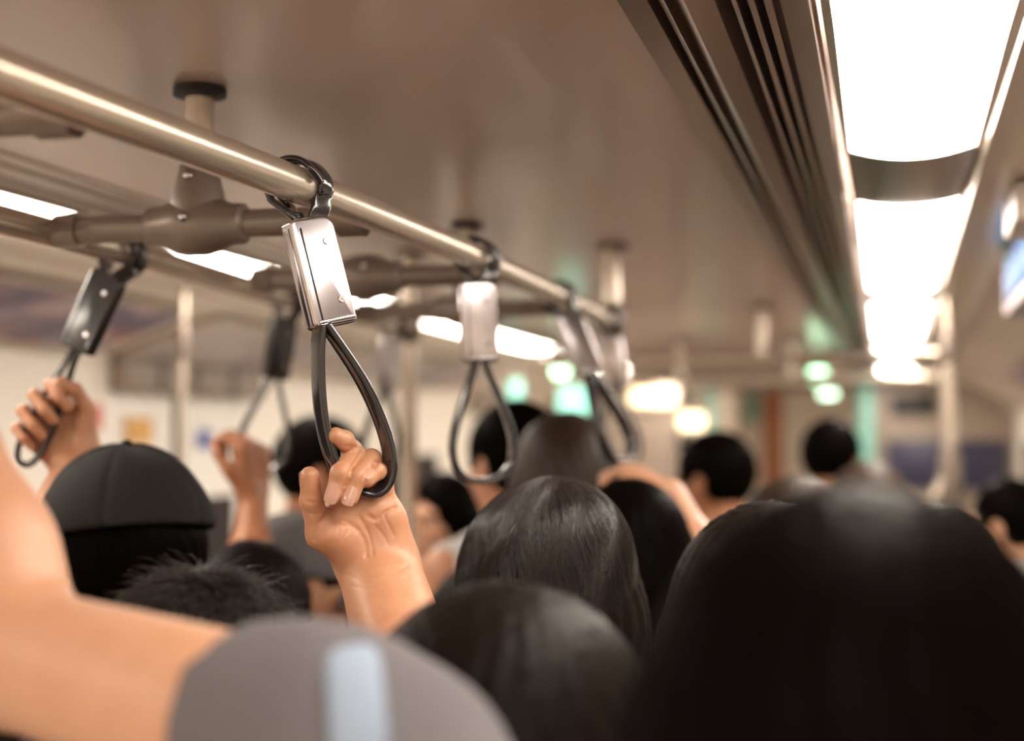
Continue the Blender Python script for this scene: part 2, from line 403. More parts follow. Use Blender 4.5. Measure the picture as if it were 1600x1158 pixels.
door_header(3.62, 4.04, 'taupe header panel above the first leaf of the white doors at left')
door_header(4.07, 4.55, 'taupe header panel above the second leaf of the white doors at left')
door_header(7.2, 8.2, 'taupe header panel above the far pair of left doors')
def at_wall(x, y):  # a place on the left wall
    d = ray(x, y); return CAM+d*((XL-CAM[0])/d[0])
for nm, x0, y0, x1, y1, m, lb in (('door_sticker', 195, 652, 236, 692, 'orange', 'orange notice sticker on the white doors behind the man in the black cap'),
                                  ('warning_sticker', 140, 632, 156, 672, 'red', 'red warning sticker on the cream wall beside the left hand on a strap'),
                                  ('notice_sticker', 310, 672, 328, 700, 'blue', 'small blue notice sticker on the cream wall behind the black cap')):
    a, b = at_wall(x0, y0), at_wall(x1, y1); sticker(nm, a[1], b[1], min(a[2], b[2]), max(a[2], b[2]), M[m], lb)

# end wall with a gangway opening and the next car beyond
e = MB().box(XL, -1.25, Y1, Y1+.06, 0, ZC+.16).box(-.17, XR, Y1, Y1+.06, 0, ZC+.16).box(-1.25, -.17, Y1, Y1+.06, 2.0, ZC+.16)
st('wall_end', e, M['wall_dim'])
st('wall_near', MB().box(XL, XR, Y0-.06, Y0, 0, ZC+.16), M['wall'])
st('wall_beyond', MB().box(XL, XR, Y1+3.9, Y1+3.95, 0, ZC+.16).box(-1.3, -1.25, Y1, Y1+3.9, 0, ZC+.16).box(-.17, -.12, Y1, Y1+3.9, 0, ZC+.16), M['wall'])

# handrails
RX, R2X, RZ, RR = -.508, -.905, 1.91, .0165
def rail(nm, pts, label, r=RR, m='rail', group=None):
    base = np.mean(np.array(pts), 0); o = MB().tube([np.array(p)-base for p in pts], r, 28).build(nm, M[m]); o.location = base
    tag(o, label, 'handrail', group); return o
rail('overhead_handrail', [(RX-.055, .30, RZ), (RX-.025, .8, RZ), (RX-.005, 1.12, RZ), (RX+.004, 1.3, RZ), (RX+.012, 1.6, RZ), (RX+.008, 2.1, RZ), (RX+.002, 2.45, RZ), (RX-.004, 2.66, RZ-.004)], 'shiny steel overhead handrail carrying the sharp strap and the chrome straps')
rail('overhead_handrail', [(R2X+.01, .3, RZ), (R2X+.012, 1.5, RZ), (R2X-.03, 2.1, RZ), (R2X-.02, 2.66, RZ)], 'brown looking overhead handrail on the left, behind the T joints')
bars = [.87, 1.37, 1.87, 2.37]
names = ['nearest the camera, top left corner', 'under the near ceiling post', 'between the two ceiling posts', 'under the distant ceiling post']
def crossbar(y, lb):
    r = empty('crossbar', (-.71, y, RZ)); tag(r, 'grey enamel cross bar between handrails, '+lb, 'cross bar', 'cross bars between the handrails')
    xe = float(np.interp(y, [.3, .8, 1.12, 1.3, 1.6, 2.1, 2.45], [RX-.055, RX-.025, RX-.005, RX+.004, RX+.012, RX+.008, RX+.002]))-.0175+.71; xw = -.168 if y < 2 else -.2
    MB().tube([(xw+.003, 0, 0), (xe-.003, 0, 0)], .0150, 24).build('bar', M['joint'], r)
    # shaped T joint
    prof = [(-.058, .0165), (-.054, .0215), (-.040, .0225), (-.024, .029), (-.010, .0325), (.010, .0325), (.024, .029), (.040, .0225), (.054, .0215), (.058, .0165)]
    MB().tube([(x, 0, 0) for x, _ in prof], [q for _, q in prof], 32).build('joint', M['joint'], r)
    for q0, q1 in ((xw, xw+.028), (xe-.028, xe)): MB().tube([(q0, 0, 0), (q1, 0, 0)], .0185, 24).build('sleeve', M['joint'], r)
    return r
def bolt(x, y, z, parent, d=(0, -1, 0)):
    d = np.array(d, float); a = np.array((x, y, z)); return MB().tube([a, a+d*.003, a+d*.0055, a+d*.006], [.0052, .005, .003, .0005], 14).build('bolt', M['screw'], parent)
for y, lb in zip(bars, names):
    r = crossbar(y, lb)
    if y in (1.37, 2.37):
        MB().tube([(0, 0, .012), (0, 0, .032), (0, 0, .058), (0, 0, .066)], [.030, .0285, .0215, .0195], 32).build('saddle', M['joint'], r)
        bolt(0, -.0225, .050, r); bolt(0, -.0325, .004, r)
    else:
        bolt(.012, -.0315, .012, r)
for y, lb in ((1.37, 'steel ceiling post with round black flange, behind the near handrail'), (2.37, 'distant ceiling post with small black flange above the chrome strap')):
    r = empty('ceiling_post', (-.71, y, RZ+.06)); tag(r, lb, 'post', 'ceiling posts')
    MB().tube([(0, 0, 0), (0, 0, .0905)], .0155, 24).build('post', M['rail'], r)
    MB().tube([(0, 0, .078), (0, 0, .080), (0, 0, .088), (0, 0, .0895)], [.020, .0285, .0285, .024], 32).build('flange', M['black'], r)
def pole(x, y, lb, r=.0165, z0=0, z1=ZC, flare=False):
    o = empty('grab_pole', (x, y, z0)); tag(o, lb, 'pole', 'floor to ceiling poles')
    MB().tube([(0, 0, 0), (0, 0, z1-z0)], r, 24).build('pole', M['rail'], o)
    for z in (0, z1-z0-.012): MB().tube([(0, 0, z), (0, 0, z+.012)], r*1.9, 24).build('flange', M['black'] if z == 0 else M['joint'], o)
    if z1 > 1.95: MB().tube([(0, 0, RZ-.035-z0), (0, 0, RZ-.02-z0), (0, 0, RZ+.02-z0), (0, 0, RZ+.035-z0)], [r*1.05, r*1.45, r*1.45, r*1.05], 24).build('collar', M['joint'], o)
    return o
pole(RX-.004, 2.69, 'steel pole where the main overhead handrail ends')
pole(R2X-.02, 2.69, 'grey steel pole standing behind the sharp strap')
pole(-1.64, 3.1, 'thin pale steel pole in front of the white doors', .009)
rp = pole(.145, 3.72, 'pale steel pole under the end of the right lamps', .019)
MB().tube(spline([(0, 0, 1.64), (-.012, -.004, 1.60), (-.035, -.01, 1.54), (-.05, -.012, 1.45), (-.055, -.012, 1.0), (-.055, -.012, .02)], 6), .016, 18).build('branch', M['rail'], rp)
MB().tube([(0, 0, 1.50), (0, 0, 1.53), (0, 0, 1.63), (0, 0, 1.67)], [.021, .031, .028, .021], 20).build('branch_collar', M['joint'], rp)
for y, lb in ((4.0, 'bright pale cross rail leading to the pole under the right lamps'), (5.3, 'pale cross rail farther off behind the bright one')):
    r = empty('cross_handrail', (-.4, y, RZ)); tag(r, lb, 'handrail', 'far cross handrails')
    MB().tube([(-.55, 0, 0), (.5, 0, 0), (.53, -.012, 0), (.545, -.04, 0), (.545, -.27 if y < 5 else -.12, 0)], .017, 20).build('rail', M['rail'], r)
    for x in (.06, -.35):
        MB().tube([(x, 0, 0), (x, 0, .15)], .013, 18).build('hanger', M['rail'], r); MB().tube([(x, 0, .14), (x, 0, .149)], .028, 20).build('flange', M['black'], r)

# advertising panels and boxes on the coves
def quad_panel(nm, P4, th, m, label, cat, fr=None):
    P4 = [np.array(p, float) for p in P4]; n_ = np.cross(P4[1]-P4[0], P4[3]-P4[0]); n_ /= np.linalg.norm(n_); c0 = sum(P4)/4
    V = [p-c0 for p in P4]+[p-c0+n_*th for p in P4]
    o = raw(nm, V, [(0, 1, 2, 3), (7, 6, 5, 4), (0, 4, 5, 1), (1, 5, 6, 2), (2, 6, 7, 3), (3, 7, 4, 0)], m, None, False); o.location = c0
    tag(o, label, cat)
    if fr is not None:
        mb = MB()
        for i in range(4): mb.tube([V[i]+n_*th*.5, V[(i+1) % 4]+n_*th*.5], .006, 8)
        mb.build('frame', fr, o)
    return o
def ad_mat(name, cols, sc, seed):
    m, nt, b = nodes(name); tc = nt.nodes.new('ShaderNodeTexCoord'); mp = nt.nodes.new('ShaderNodeMapping'); mp.inputs['Location'].default_value = (seed, seed*2, 0)
    n = nt.nodes.new('ShaderNodeTexVoronoi'); n.inputs['Scale'].default_value = sc; r = nt.nodes.new('ShaderNodeValToRGB'); r.color_ramp.interpolation = 'CONSTANT'
    nt.links.new(tc.outputs['Object'], mp.inputs[0]); nt.links.new(mp.outputs[0], n.inputs['Vector'])
    sp = nt.nodes.new('ShaderNodeSeparateColor'); nt.links.new(n.outputs['Color'], sp.inputs[0]); nt.links.new(sp.outputs[0], r.inputs[0]); nt.links.new(r.outputs[0], b.inputs['Base Color'])
    el = r.color_ramp.elements
    while len(el) < len(cols): el.new(.5)
    for i, c_ in enumerate(cols): el[i].position = i/len(cols); el[i].color = (*c_, 1)
    b.inputs['Roughness'].default_value = .6; return m
M['ad1'] = ad_mat('poster_purple', [(.28, .2, .25), (.16, .13, .2), (.5, .4, .42), (.38, .16, .14), (.33, .28, .36)], 9, 1)
M['ad2'] = ad_mat('poster_grey', [(.5, .44, .42), (.6, .54, .52), (.4, .34, .36)], 5, 3)
M['ad3'] = ad_mat('poster_blue', [(.03, .14, .42), (.02, .22, .5), (.05, .3, .22), (.02, .06, .2)], 7, 5)
def cove_left(y0, y1, m, lb):
    a = (-1.80, 2.028), (-2.085, 1.932)
    quad_panel('cove_poster', [(a[0][0], y0, a[0][1]), (a[1][0], y0, a[1][1]), (a[1][0], y1, a[1][1]), (a[0][0], y1, a[0][1])], .008, m, lb, 'poster', M['lampframe'])
cove_left(1.9, 3.45, M['ad1'], 'dark purple advertising poster on the left cove above the hand on the charcoal strap')
cove_left(3.6, 4.7, M['ad2'], 'pale grey poster on the left cove above the white doors')
cove_left(4.85, 6.6, M['ad2'], 'pale grey poster on the left cove beyond the doors')
def cove_right(y0, y1, m, lb):
    a = (.50, 1.99), (.655, 1.905)
    quad_panel('cove_poster', [(a[1][0], y0, a[1][1]), (a[0][0], y0, a[0][1]), (a[0][0], y1, a[0][1]), (a[1][0], y1, a[1][1])], .008, m, lb, 'poster', M['lampframe'])
cove_right(3.6, 5.0, M['ad2'], 'pale mauve poster on the right cove behind the pale pole')
cove_right(5.2, 6.8, M['ad1'], 'dark mauve poster far along the right cove')

def hung(nm, x0, x1, y0, y1, z0, z1, m, label, cat, r=.008):
    o = empty(nm, ((x0+x1)/2, (y0+y1)/2, z0)); tag(o, label, cat)
    rbox('housing', x1-x0, y1-y0, z1-z0, r, M[m], o, (0, 0, (z1-z0)/2)); return o
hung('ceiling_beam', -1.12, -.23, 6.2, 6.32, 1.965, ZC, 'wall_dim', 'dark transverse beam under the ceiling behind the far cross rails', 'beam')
hung('light_box', .175, .62, 2.07, 2.28, 1.985, ZC-.016, 'cove', 'cream box under the ceiling at the top right, lit by the lamp', 'box')
hs = hung('information_screen', .225, .30, 2.34, 2.98, 1.925, ZC-.016, 'ad2', 'hanging screen with blue and green picture at the right edge under the ceiling', 'screen')
o_ = rbox('screen_glass', .004, .54, .085, .0015, M['ad3'], hs, (-.039, -.02, .068), 2)
# ---- far end of the car: lit windows, door lamps, frames
def at_end(x, y, Y=Y1):
    d = ray(x, y); return CAM+d*((Y-CAM[1])/d[1])
M['lit'] = mat('lit_window_warm', (.9, .75, .5), .5, emis=(1, .74, .42), es=1.5)
M['lamp_dim'] = mat('lamp_lens_dim', (1, .97, .93), .4, emis=(1, .86, .7), es=2.2)
M['green'] = mat('lamp_green', (.2, .8, .5), .4, emis=(.72, 1, .72), es=1.6)
M['green2'] = mat('lamp_green_soft', (.2, .6, .5), .4, emis=(.5, .85, .68), es=.4)
M['tealframe'] = mat('teal_frame', (.22, .50, .42), .4); M['orangewall'] = mat('orange_panel', (.55, .20, .09), .5)
M['blueboard'] = mat('blue_board', (.028, .028, .062), .4)
def end_box(nm, x0, y0, x1, y1, th, m, label, cat, Y=Y1, **k):
    a, c_ = at_end(x0, y0, Y), at_end(x1, y1, Y); mx = ((a[0]+c_[0])/2, Y-th/2-.001, (a[2]+c_[2])/2)
    o = rbox(nm, abs(a[0]-c_[0]), th, abs(a[2]-c_[2]), min(.006, th*.3), M[m], None, mx, 2); tag(o, label, cat, k.get('group')); return o
for q in ((985, 607, 1058, 634, 'wide warm lit window high on the far end wall, beside the leaning strap'), (1062, 645, 1103, 672, 'smaller warm lit window on the far end wall above the black haired person')):
    o = end_box('lit_window', *q[:4], .03, 'lit', q[4], 'window')
    fr = MB(); sx, sz = [abs(v) for v in (at_end(q[0], q[1])-at_end(q[2], q[3]))[[0, 2]]]
    for s_ in (-1, 1): fr.box(s_*sx/2-.012, s_*sx/2+.012, -.022, .0, -sz/2-.012, sz/2+.012); fr.box(-sx/2, sx/2, -.022, .0, s_*sz/2-.012, s_*sz/2+.012)
    fr.build('window_frame', M['lampframe'], o, False)
end_box('gangway_frame', 1340, 598, 1371, 1000, .07, 'tealframe', 'pale teal upright frame of the gangway at the far end', 'frame')
end_box('gangway_frame', 1108, 606, 1124, 1000, .07, 'tealframe', 'dim teal upright at the left side of the far gangway', 'frame')
end_box('sign_board', 1392, 618, 1462, 648, .03, 'black', 'dark rectangular sign on the far end wall left of the pale pole', 'sign')
end_box('notice_board', 1384, 688, 1575, 766, .03, 'blueboard', 'dark blue board on the far end wall behind the pale pole', 'board')
end_box('orange_panel', 1192, 612, 1226, 900, .03, 'orangewall', 'orange panel seen through the far gangway', 'panel', Y=Y1+3.9)
end_box('teal_panel', 1138, 616, 1186, 660, .03, 'tealframe', 'small teal panel seen through the far gangway', 'panel', Y=Y1+3.9)
o = empty('ceiling_lamp', (-.71, Y1+2.2, 2.17)); tag(o, 'lamp added on the ceiling beyond the far gangway to light the next car', 'lamp'); rbox('lamp_lens', .2, 1.2, .03, .01, M['lamp_dim'], o);  # lamp added to brighten the inside of the next car
def indicator(x, y, D, w, h, m, label):
    """a small lit lamp in a dark housing on a short stalk from the ceiling"""
    p = P(x, y, D); o = empty('indicator_lamp', p); tag(o, label, 'lamp')
    rbox('lamp_glass', w, .02, h, min(w, h)*.3, M[m], o); rbox('housing', w*1.15, .03, h*1.15, .004, M['wall_dim'], o, (0, .027, 0), 2)
    MB().box(-.006, .006, .02, .034, h*.5, ZC-.001-p[2]).build('bracket', M['wall_dim'], o, False)
indicator(876, 578, 5.2, .055, .05, 'green', 'bright green lamp between the chrome straps')
indicator(1278, 588, 6.0, .07, .062, 'green', 'bright green lamp under the far cross rails')
indicator(1294, 616, 6.6, .075, .03, 'green', 'small green lamp just below the bright green one')
indicator(806, 608, 5.8, .055, .075, 'green2', 'pale green lamp above the tall black haired person')
indicator(896, 628, 5.4, .11, .12, 'green2', 'large pale green lit screen beside the leaning strap')

# ------------------------------------------------------------------ straps
def strap(name, ring, bottom, twist, label, cover='chrome', belt='belt', loop_twist=None, L=.28, lw=.082, pts=None):
    """a hanging strap: band round the rail, hard cover, loop handle. twist turns the cover from the camera"""
    ring = np.array(ring, float); dn = np.array(bottom, float)-ring; dn /= np.linalg.norm(dn); z = -dn
    t = RT*math.cos(twist)+FW*math.sin(twist); t -= z*(t@z); t /= np.linalg.norm(t); y = np.cross(z, t)
    R = np.stack([t, y, z], 1)
    o = empty(name, ring); o.rotation_euler = Matrix(R.tolist()).to_euler(); tag(o, label, 'hanging strap', 'hanging straps on the handrails')
    rail_dir = R.T@np.array((0, 1.0, 0)); rail_dir[2] = 0; rail_dir /= np.linalg.norm(rail_dir)
    e1 = np.array((rail_dir[1], -rail_dir[0], 0));
    if e1[0] < 0: e1 = -e1
    rr = .0222; up = []; wd_ = []
    def addp(p, w): up.append(np.array(p)); wd_.append(w)
    addp((.007, 0, -.040), np.array((1., 0, 0)))
    addp(e1*.011*.8+np.array((.002, 0, -.031)), rail_dir*.3+np.array((.75, 0, 0)))
    for a in np.linspace(-38, 218, 30):
        addp(e1*rr*math.cos(math.radians(a))+np.array((0, 0, rr*math.sin(math.radians(a)))), rail_dir+np.array((1., 0, 0))*max(0, (20-a)/58)*.9)
    addp(-e1*.011*.8+np.array((-.002, 0, -.031)), rail_dir*.6+np.array((-.5, 0, 0)))
    addp((-.007, 0, -.040), np.array((-1., 0, 0)))
    off = rail_dir*(.013 if rail_dir[1] > 0 else -.013)
    up = [q+off*min(1, max(0, (q[2]+.036)/.02)) for q in up]
    V, Fc = sweep(spline(up, 3), [w for w in wd_[:-1] for _ in range(3)]+[wd_[-1]], .0215, .0055, 18)
    raw('rail_band', V, Fc, M[belt], o)
    fp = [e1*rr*math.cos(math.radians(a))*1.04+np.array((0, 0, rr*1.04*math.sin(math.radians(a))))-off*(1.15-.9*max(0, (25-a)/30)) for a in np.linspace(-5, 205, 22)]
    fp += [np.array((-.010, 0, -.028))-off*.5, np.array((-.006, 0, -.038))]
    V, Fc = sweep(spline(fp, 3), [rail_dir]*(3*(len(fp)-1)+1), .0095, .0062, 16)
    raw('rail_band', V, Fc, M[belt], o)
    cz = -.081
    bm = bmesh.new(); w, d, h, r = .0445, .0205, .101, .0075
    out = []
    for cx, cz_, a0, rad in ((w/2, h/2, 0, .012), (-w/2, h/2, 90, .005), (-w/2, -h/2, 180, .007), (w/2, -h/2, 270, .005)):
        for k in range(7):
            a = math.radians(a0+90*k/6); sx = 1 if cx > 0 else -1; sz = 1 if cz_ > 0 else -1
            out.append((cx-sx*rad+rad*math.cos(a), cz_-sz*rad+rad*math.sin(a)))
    f0 = bm.faces.new([bm.verts.new((x, -d/2, z_)) for x, z_ in out]); ex = bmesh.ops.extrude_face_region(bm, geom=[f0])
    for v in ex['geom']:
        if isinstance(v, bmesh.types.BMVert): v.co.y += d
    bmesh.ops.recalc_face_normals(bm, faces=bm.faces[:])
    rim = [e_ for e_ in bm.edges if abs(e_.verts[0].co.y-e_.verts[1].co.y) < 1e-6]
    bmesh.ops.bevel(bm, geom=rim, offset=.0035, segments=4, profile=.5, affect='EDGES')
    me = bpy.data.meshes.new('cover'); bm.to_mesh(me); bm.free(); me.materials.append(M[cover]); me.polygons.foreach_set('use_smooth', [True]*len(me.polygons))
    try: me.set_sharp_from_angle(angle=math.radians(35))
    except Exception: pass
    c_ = bpy.data.objects.new('cover', me); C.objects.link(c_); c_.parent = o; c_.location = (0, 0, cz)
    rbox('cover_seam', .0016, .0012, .088, .0005, M['black'], c_, (-w/2+.0085, -d/2-.0002, -.003), 2)
    rbox('cover_lip', w*.86, .0025, .0035, .001, M[cover], c_, (.001, -d/2-.0004, -h/2+.0055), 2)
    rbox('cover_side_strip', .0014, d*.42, .090, .0005, M[cover], c_, (-w/2-.0004, 0, -.002), 2)
    for zz, xx in ((.026, .009), (-.028, .010)):
        a = np.array((xx, -d/2+.0004, zz)); k = np.array((0, -1., 0))
        MB().tube([a, a+k*.0010, a+k*.0016, a+k*.0016, a+k*.0007], [.0034, .0034, .0028, .0018, .0015], 20).build('screw', M['screw'], c_)
    if pts is None:
        lt = 0 if loop_twist is None else loop_twist
        tx = np.array((math.cos(lt), math.sin(lt), 0)); ww = np.array((-math.sin(lt), math.cos(lt), 0))
        zb, zt = -L, -.128; q_ = lw/.082
        sh = [(.004, zt+.004), (.012*q_, zt-.02), (.024*q_, zt-.05), (.036*q_, zt-.083), (lw/2, zt-.110), (.036*q_, zb+.018), (.022*q_, zb+.004), (0, zb)]
        pp = [tx*a+np.array((0, 0, b)) for a, b in sh]+[-tx*a+np.array((0, 0, b)) for a, b in sh[-2::-1]]
        pth = spline(pp, 8); Wd = [ww]*len(pth)
    else:
        loc = [R.T@(np.array(p)-ring) for p in pts[0]]; pth = spline(loc, 8); Wd = [R.T@np.array(pts[1])]*len(pth)
    V, Fc = sweep(pth, Wd, .0195, .0078, 24, pw=3.2)
    raw('loop_handle', V, Fc, M[belt], o)
    return o

D0 = 1.275
HZ = lambda x, dz=0: dz*.001-(x-560)*.576*.001*.22     # the hand and loop turn slightly away towards the right
def hp(x, y, dz): return P(x, y, D0, HZ(x, dz))
ring1 = PZ(463, 290, RZ); ring1[0] = RX-.003
bot1 = P(584, 775, D0, 0)
ln = (-RT*math.sin(-.33)+FW*-math.cos(-.33))
loop_px = [(500, 508), (497, 540), (497, 580), (499, 620), (503, 655), (510, 690), (521, 722), (538, 750), (560, 768), (582, 772), (600, 760), (609, 736), (608, 708), (601, 678), (589, 645), (573, 610), (553, 575), (530, 540), (508, 508)]
strap('hanging_strap', ring1, bot1, math.radians(36), 'sharp black loop strap with chrome cover gripped by the left hand in the middle',
      pts=([P(x, y, D0, HZ(x, 2)) for x, y in loop_px], -FW*math.cos(.62)+RT*math.sin(.62)))
def ring_at(x, y, X):
    p = PZ(x, y, RZ); return np.array((X, p[1], RZ))
for (rx, ry, X, by, tw, lt, lab) in [
    ((755), 402, RX+.012, (757, 770, None), 10, 12, 'empty chrome covered strap hanging straight, second on the main handrail'),
    ((880), 462, RX+.007, (985, 742, None), 25, 30, 'leaning chrome strap gripped by a hand, third on the main handrail'),
    ((938), 498, RX+.002, (968, 700, None), -20, 30, 'blurred chrome strap at the end of the main handrail beside the pole')]:
    rg = ring_at(rx, ry, X); D = float((rg-CAM)@FW); b = P(by[0], by[1], D)
    strap('hanging_strap', rg, b, math.radians(tw), lab, loop_twist=math.radians(lt))
rgA = ring_at(190, 392, R2X+.012); DA = float((rgA-CAM)@FW)
strap('hanging_strap', rgA, P(40, 716, DA-.02), math.radians(-14), 'charcoal covered strap pulled to the left by a raised hand', cover='charcoal', loop_twist=math.radians(35), lw=.03)
rgB = ring_at(413, 468, R2X-.03); DB = float((rgB-CAM)@FW)
strap('hanging_strap', rgB, P(402, 750, DB), math.radians(38), 'charcoal covered strap hanging before the white doors, held by a small hand', cover='charcoal', loop_twist=math.radians(-12))
rgC = ring_at(596, 505, R2X-.025); DC = float((rgC-CAM)@FW)
strap('hanging_strap', rgC, P(592, 720, DC), math.radians(30), 'blurred empty strap hanging behind the sharp one, by the grey pole', loop_twist=math.radians(10))

# ------------------------------------------------------------------ hands
def unit(v): v = np.array(v, float); return v/np.linalg.norm(v)
def gen_hand(wrist, u, n, side, s=1.0, curl=(62, 70, 45), spread=1.0):
    """a hand with five fingers closing towards n. returns (palm prims, finger prims)"""
    u = unit(u); n = unit(np.array(n)-u*(u@np.array(n))); sd = np.cross(u, n)*side; w = np.array(wrist, float)
    pal = []; fin = []
    offs = [.033, .011, -.011, -.031]; ml = [.088, .09, .086, .078]; ls = [(.042, .025, .02), (.046, .029, .021), (.043, .027, .021), (.034, .02, .018)]
    for i in range(4):
        b = w+u*ml[i]*s+sd*offs[i]*s; c0 = w+sd*offs[i]*.55*s+u*.008*s
        pal.append((c0, b, .0155*s, .0115*s))
        p = b; ang = 0; r = .0098*s if i < 3 else .0085*s
        for k in range(3):
            ang += curl[k]+(3*i if k == 0 else 0); d = u*math.cos(math.radians(ang))+n*math.sin(math.radians(ang)); d = unit(d+sd*(.06*(1.5-i))*spread*(k == 0))
            q = p+d*ls[i][k]*s; fin.append((i, p, q, r, r*.9)); p = q; r *= .9
    tb = w+u*.018*s+sd*.022*s+n*.006*s; t1 = w+u*.052*s+sd*.052*s+n*.014*s; t2 = t1+(u*.026+sd*.006+n*.018)*s; t3 = t2+(u*.020-sd*.008+n*.016)*s
    pal.append((tb, t1, .0165*s, .0125*s)); fin.append((4, t1, t2, .0115*s, .0098*s)); fin.append((4, t2, t3, .0098*s, .0082*s))
    pal.append((w+u*.02*s-sd*.02*s+n*.006*s, w+u*.06*s-sd*.026*s+n*.004*s, .0155*s, .0135*s))
    return pal, fin
def nail(parent, tip, prev, dors, r, w=.0055, back=.008, fwd=.005, to=None):
    """a curved nail plate over the back of a fingertip"""
    tip = np.array(tip, float); ax_ = unit(tip-np.array(prev)); dz = unit(np.array(dors)-ax_*(ax_@np.array(dors))); sx = np.cross(ax_, dz)
    V = []; nu, nv = 9, 8
    for lay in (0, 1):
        for j in range(nv):
            v = j/(nv-1); al = -back+(back+fwd)*v
            for i in range(nu):
                u = -1+2*i/(nu-1); sq = 1-.25*max(0, .35-v)/.35*abs(u)**2
                a = u*w/r*.98*sq; a2 = al+ (.0016*(1-u*u) if v > .9 else 0)-(.0015*(1-u*u) if v < .1 else 0)
                drop = max(0, a2)**2*18; rr = r+.0006+lay*.0005-drop
                V.append(tip+ax_*a2+sx*rr*math.sin(a)+dz*rr*math.cos(a))
    n1 = nu*nv; Fc = []
    for j in range(nv-1):
        for i in range(nu-1):
            a = j*nu+i; Fc.append((a, a+1, a+nu+1, a+nu)); Fc.append((a+n1, a+n1+nu, a+n1+nu+1, a+n1+1))
    for i in range(nu-1): Fc += [(i, i+n1, i+1+n1, i+1), ((nv-1)*nu+i, (nv-1)*nu+i+1, (nv-1)*nu+i+1+n1, (nv-1)*nu+i+n1)]
    for j in range(nv-1): Fc += [(j*nu, (j+1)*nu, (j+1)*nu+n1, j*nu+n1), (j*nu+nu-1, j*nu+nu-1+n1, (j+1)*nu+nu-1+n1, (j+1)*nu+nu-1)]
    if to is not None: V = [to(v) for v in V]
    return raw('fingernail', V, Fc, M['nail'], parent, True, 60)

# ------------------------------------------------------------------ people
def strands(parent, paths, r, m, name='hair_strands'):
    """paths: (n, k, 3) array of hair paths -> one mesh of fine tapering tubes"""
    n, k, _ = paths.shape
    T = np.gradient(paths, axis=1); T /= np.linalg.norm(T, axis=2, keepdims=True)+1e-9
    ref = np.zeros_like(T); ref[..., 0] = 1; a = np.cross(T, ref); a /= np.linalg.norm(a, axis=2, keepdims=True)+1e-9; b = np.cross(T, a)
    rad = (r*np.linspace(1, .35, k))[None, :, None]
    V = np.concatenate([(paths+rad*(a*math.cos(q)+b*math.sin(q)))[:, :, None, :] for q in (0, 2.094, 4.189)], 2).reshape(-1, 3)
    i = np.arange(n)[:, None, None]; j = np.arange(k-1)[None, :, None]; c_ = np.arange(3)[None, None, :]
    base = (i*k+j)*3; q = np.stack([base+c_, base+(c_+1) % 3, base+3+(c_+1) % 3, base+3+c_], -1).reshape(-1, 4)
    me = bpy.data.meshes.new(name); me.vertices.add(len(V)); me.vertices.foreach_set('co', V.astype(np.float32).ravel())
    me.loops.add(len(q)*4); me.polygons.add(len(q)); me.loops.foreach_set('vertex_index', q.astype(np.int32).ravel())
    me.polygons.foreach_set('loop_start', np.arange(0, len(q)*4, 4, dtype=np.int32)); me.update(calc_edges=True)
    me.polygons.foreach_set('use_smooth', [True]*len(me.polygons)); me.materials.append(m)
    o = bpy.data.objects.new(name, me); C.objects.link(o); o.parent = parent; return o

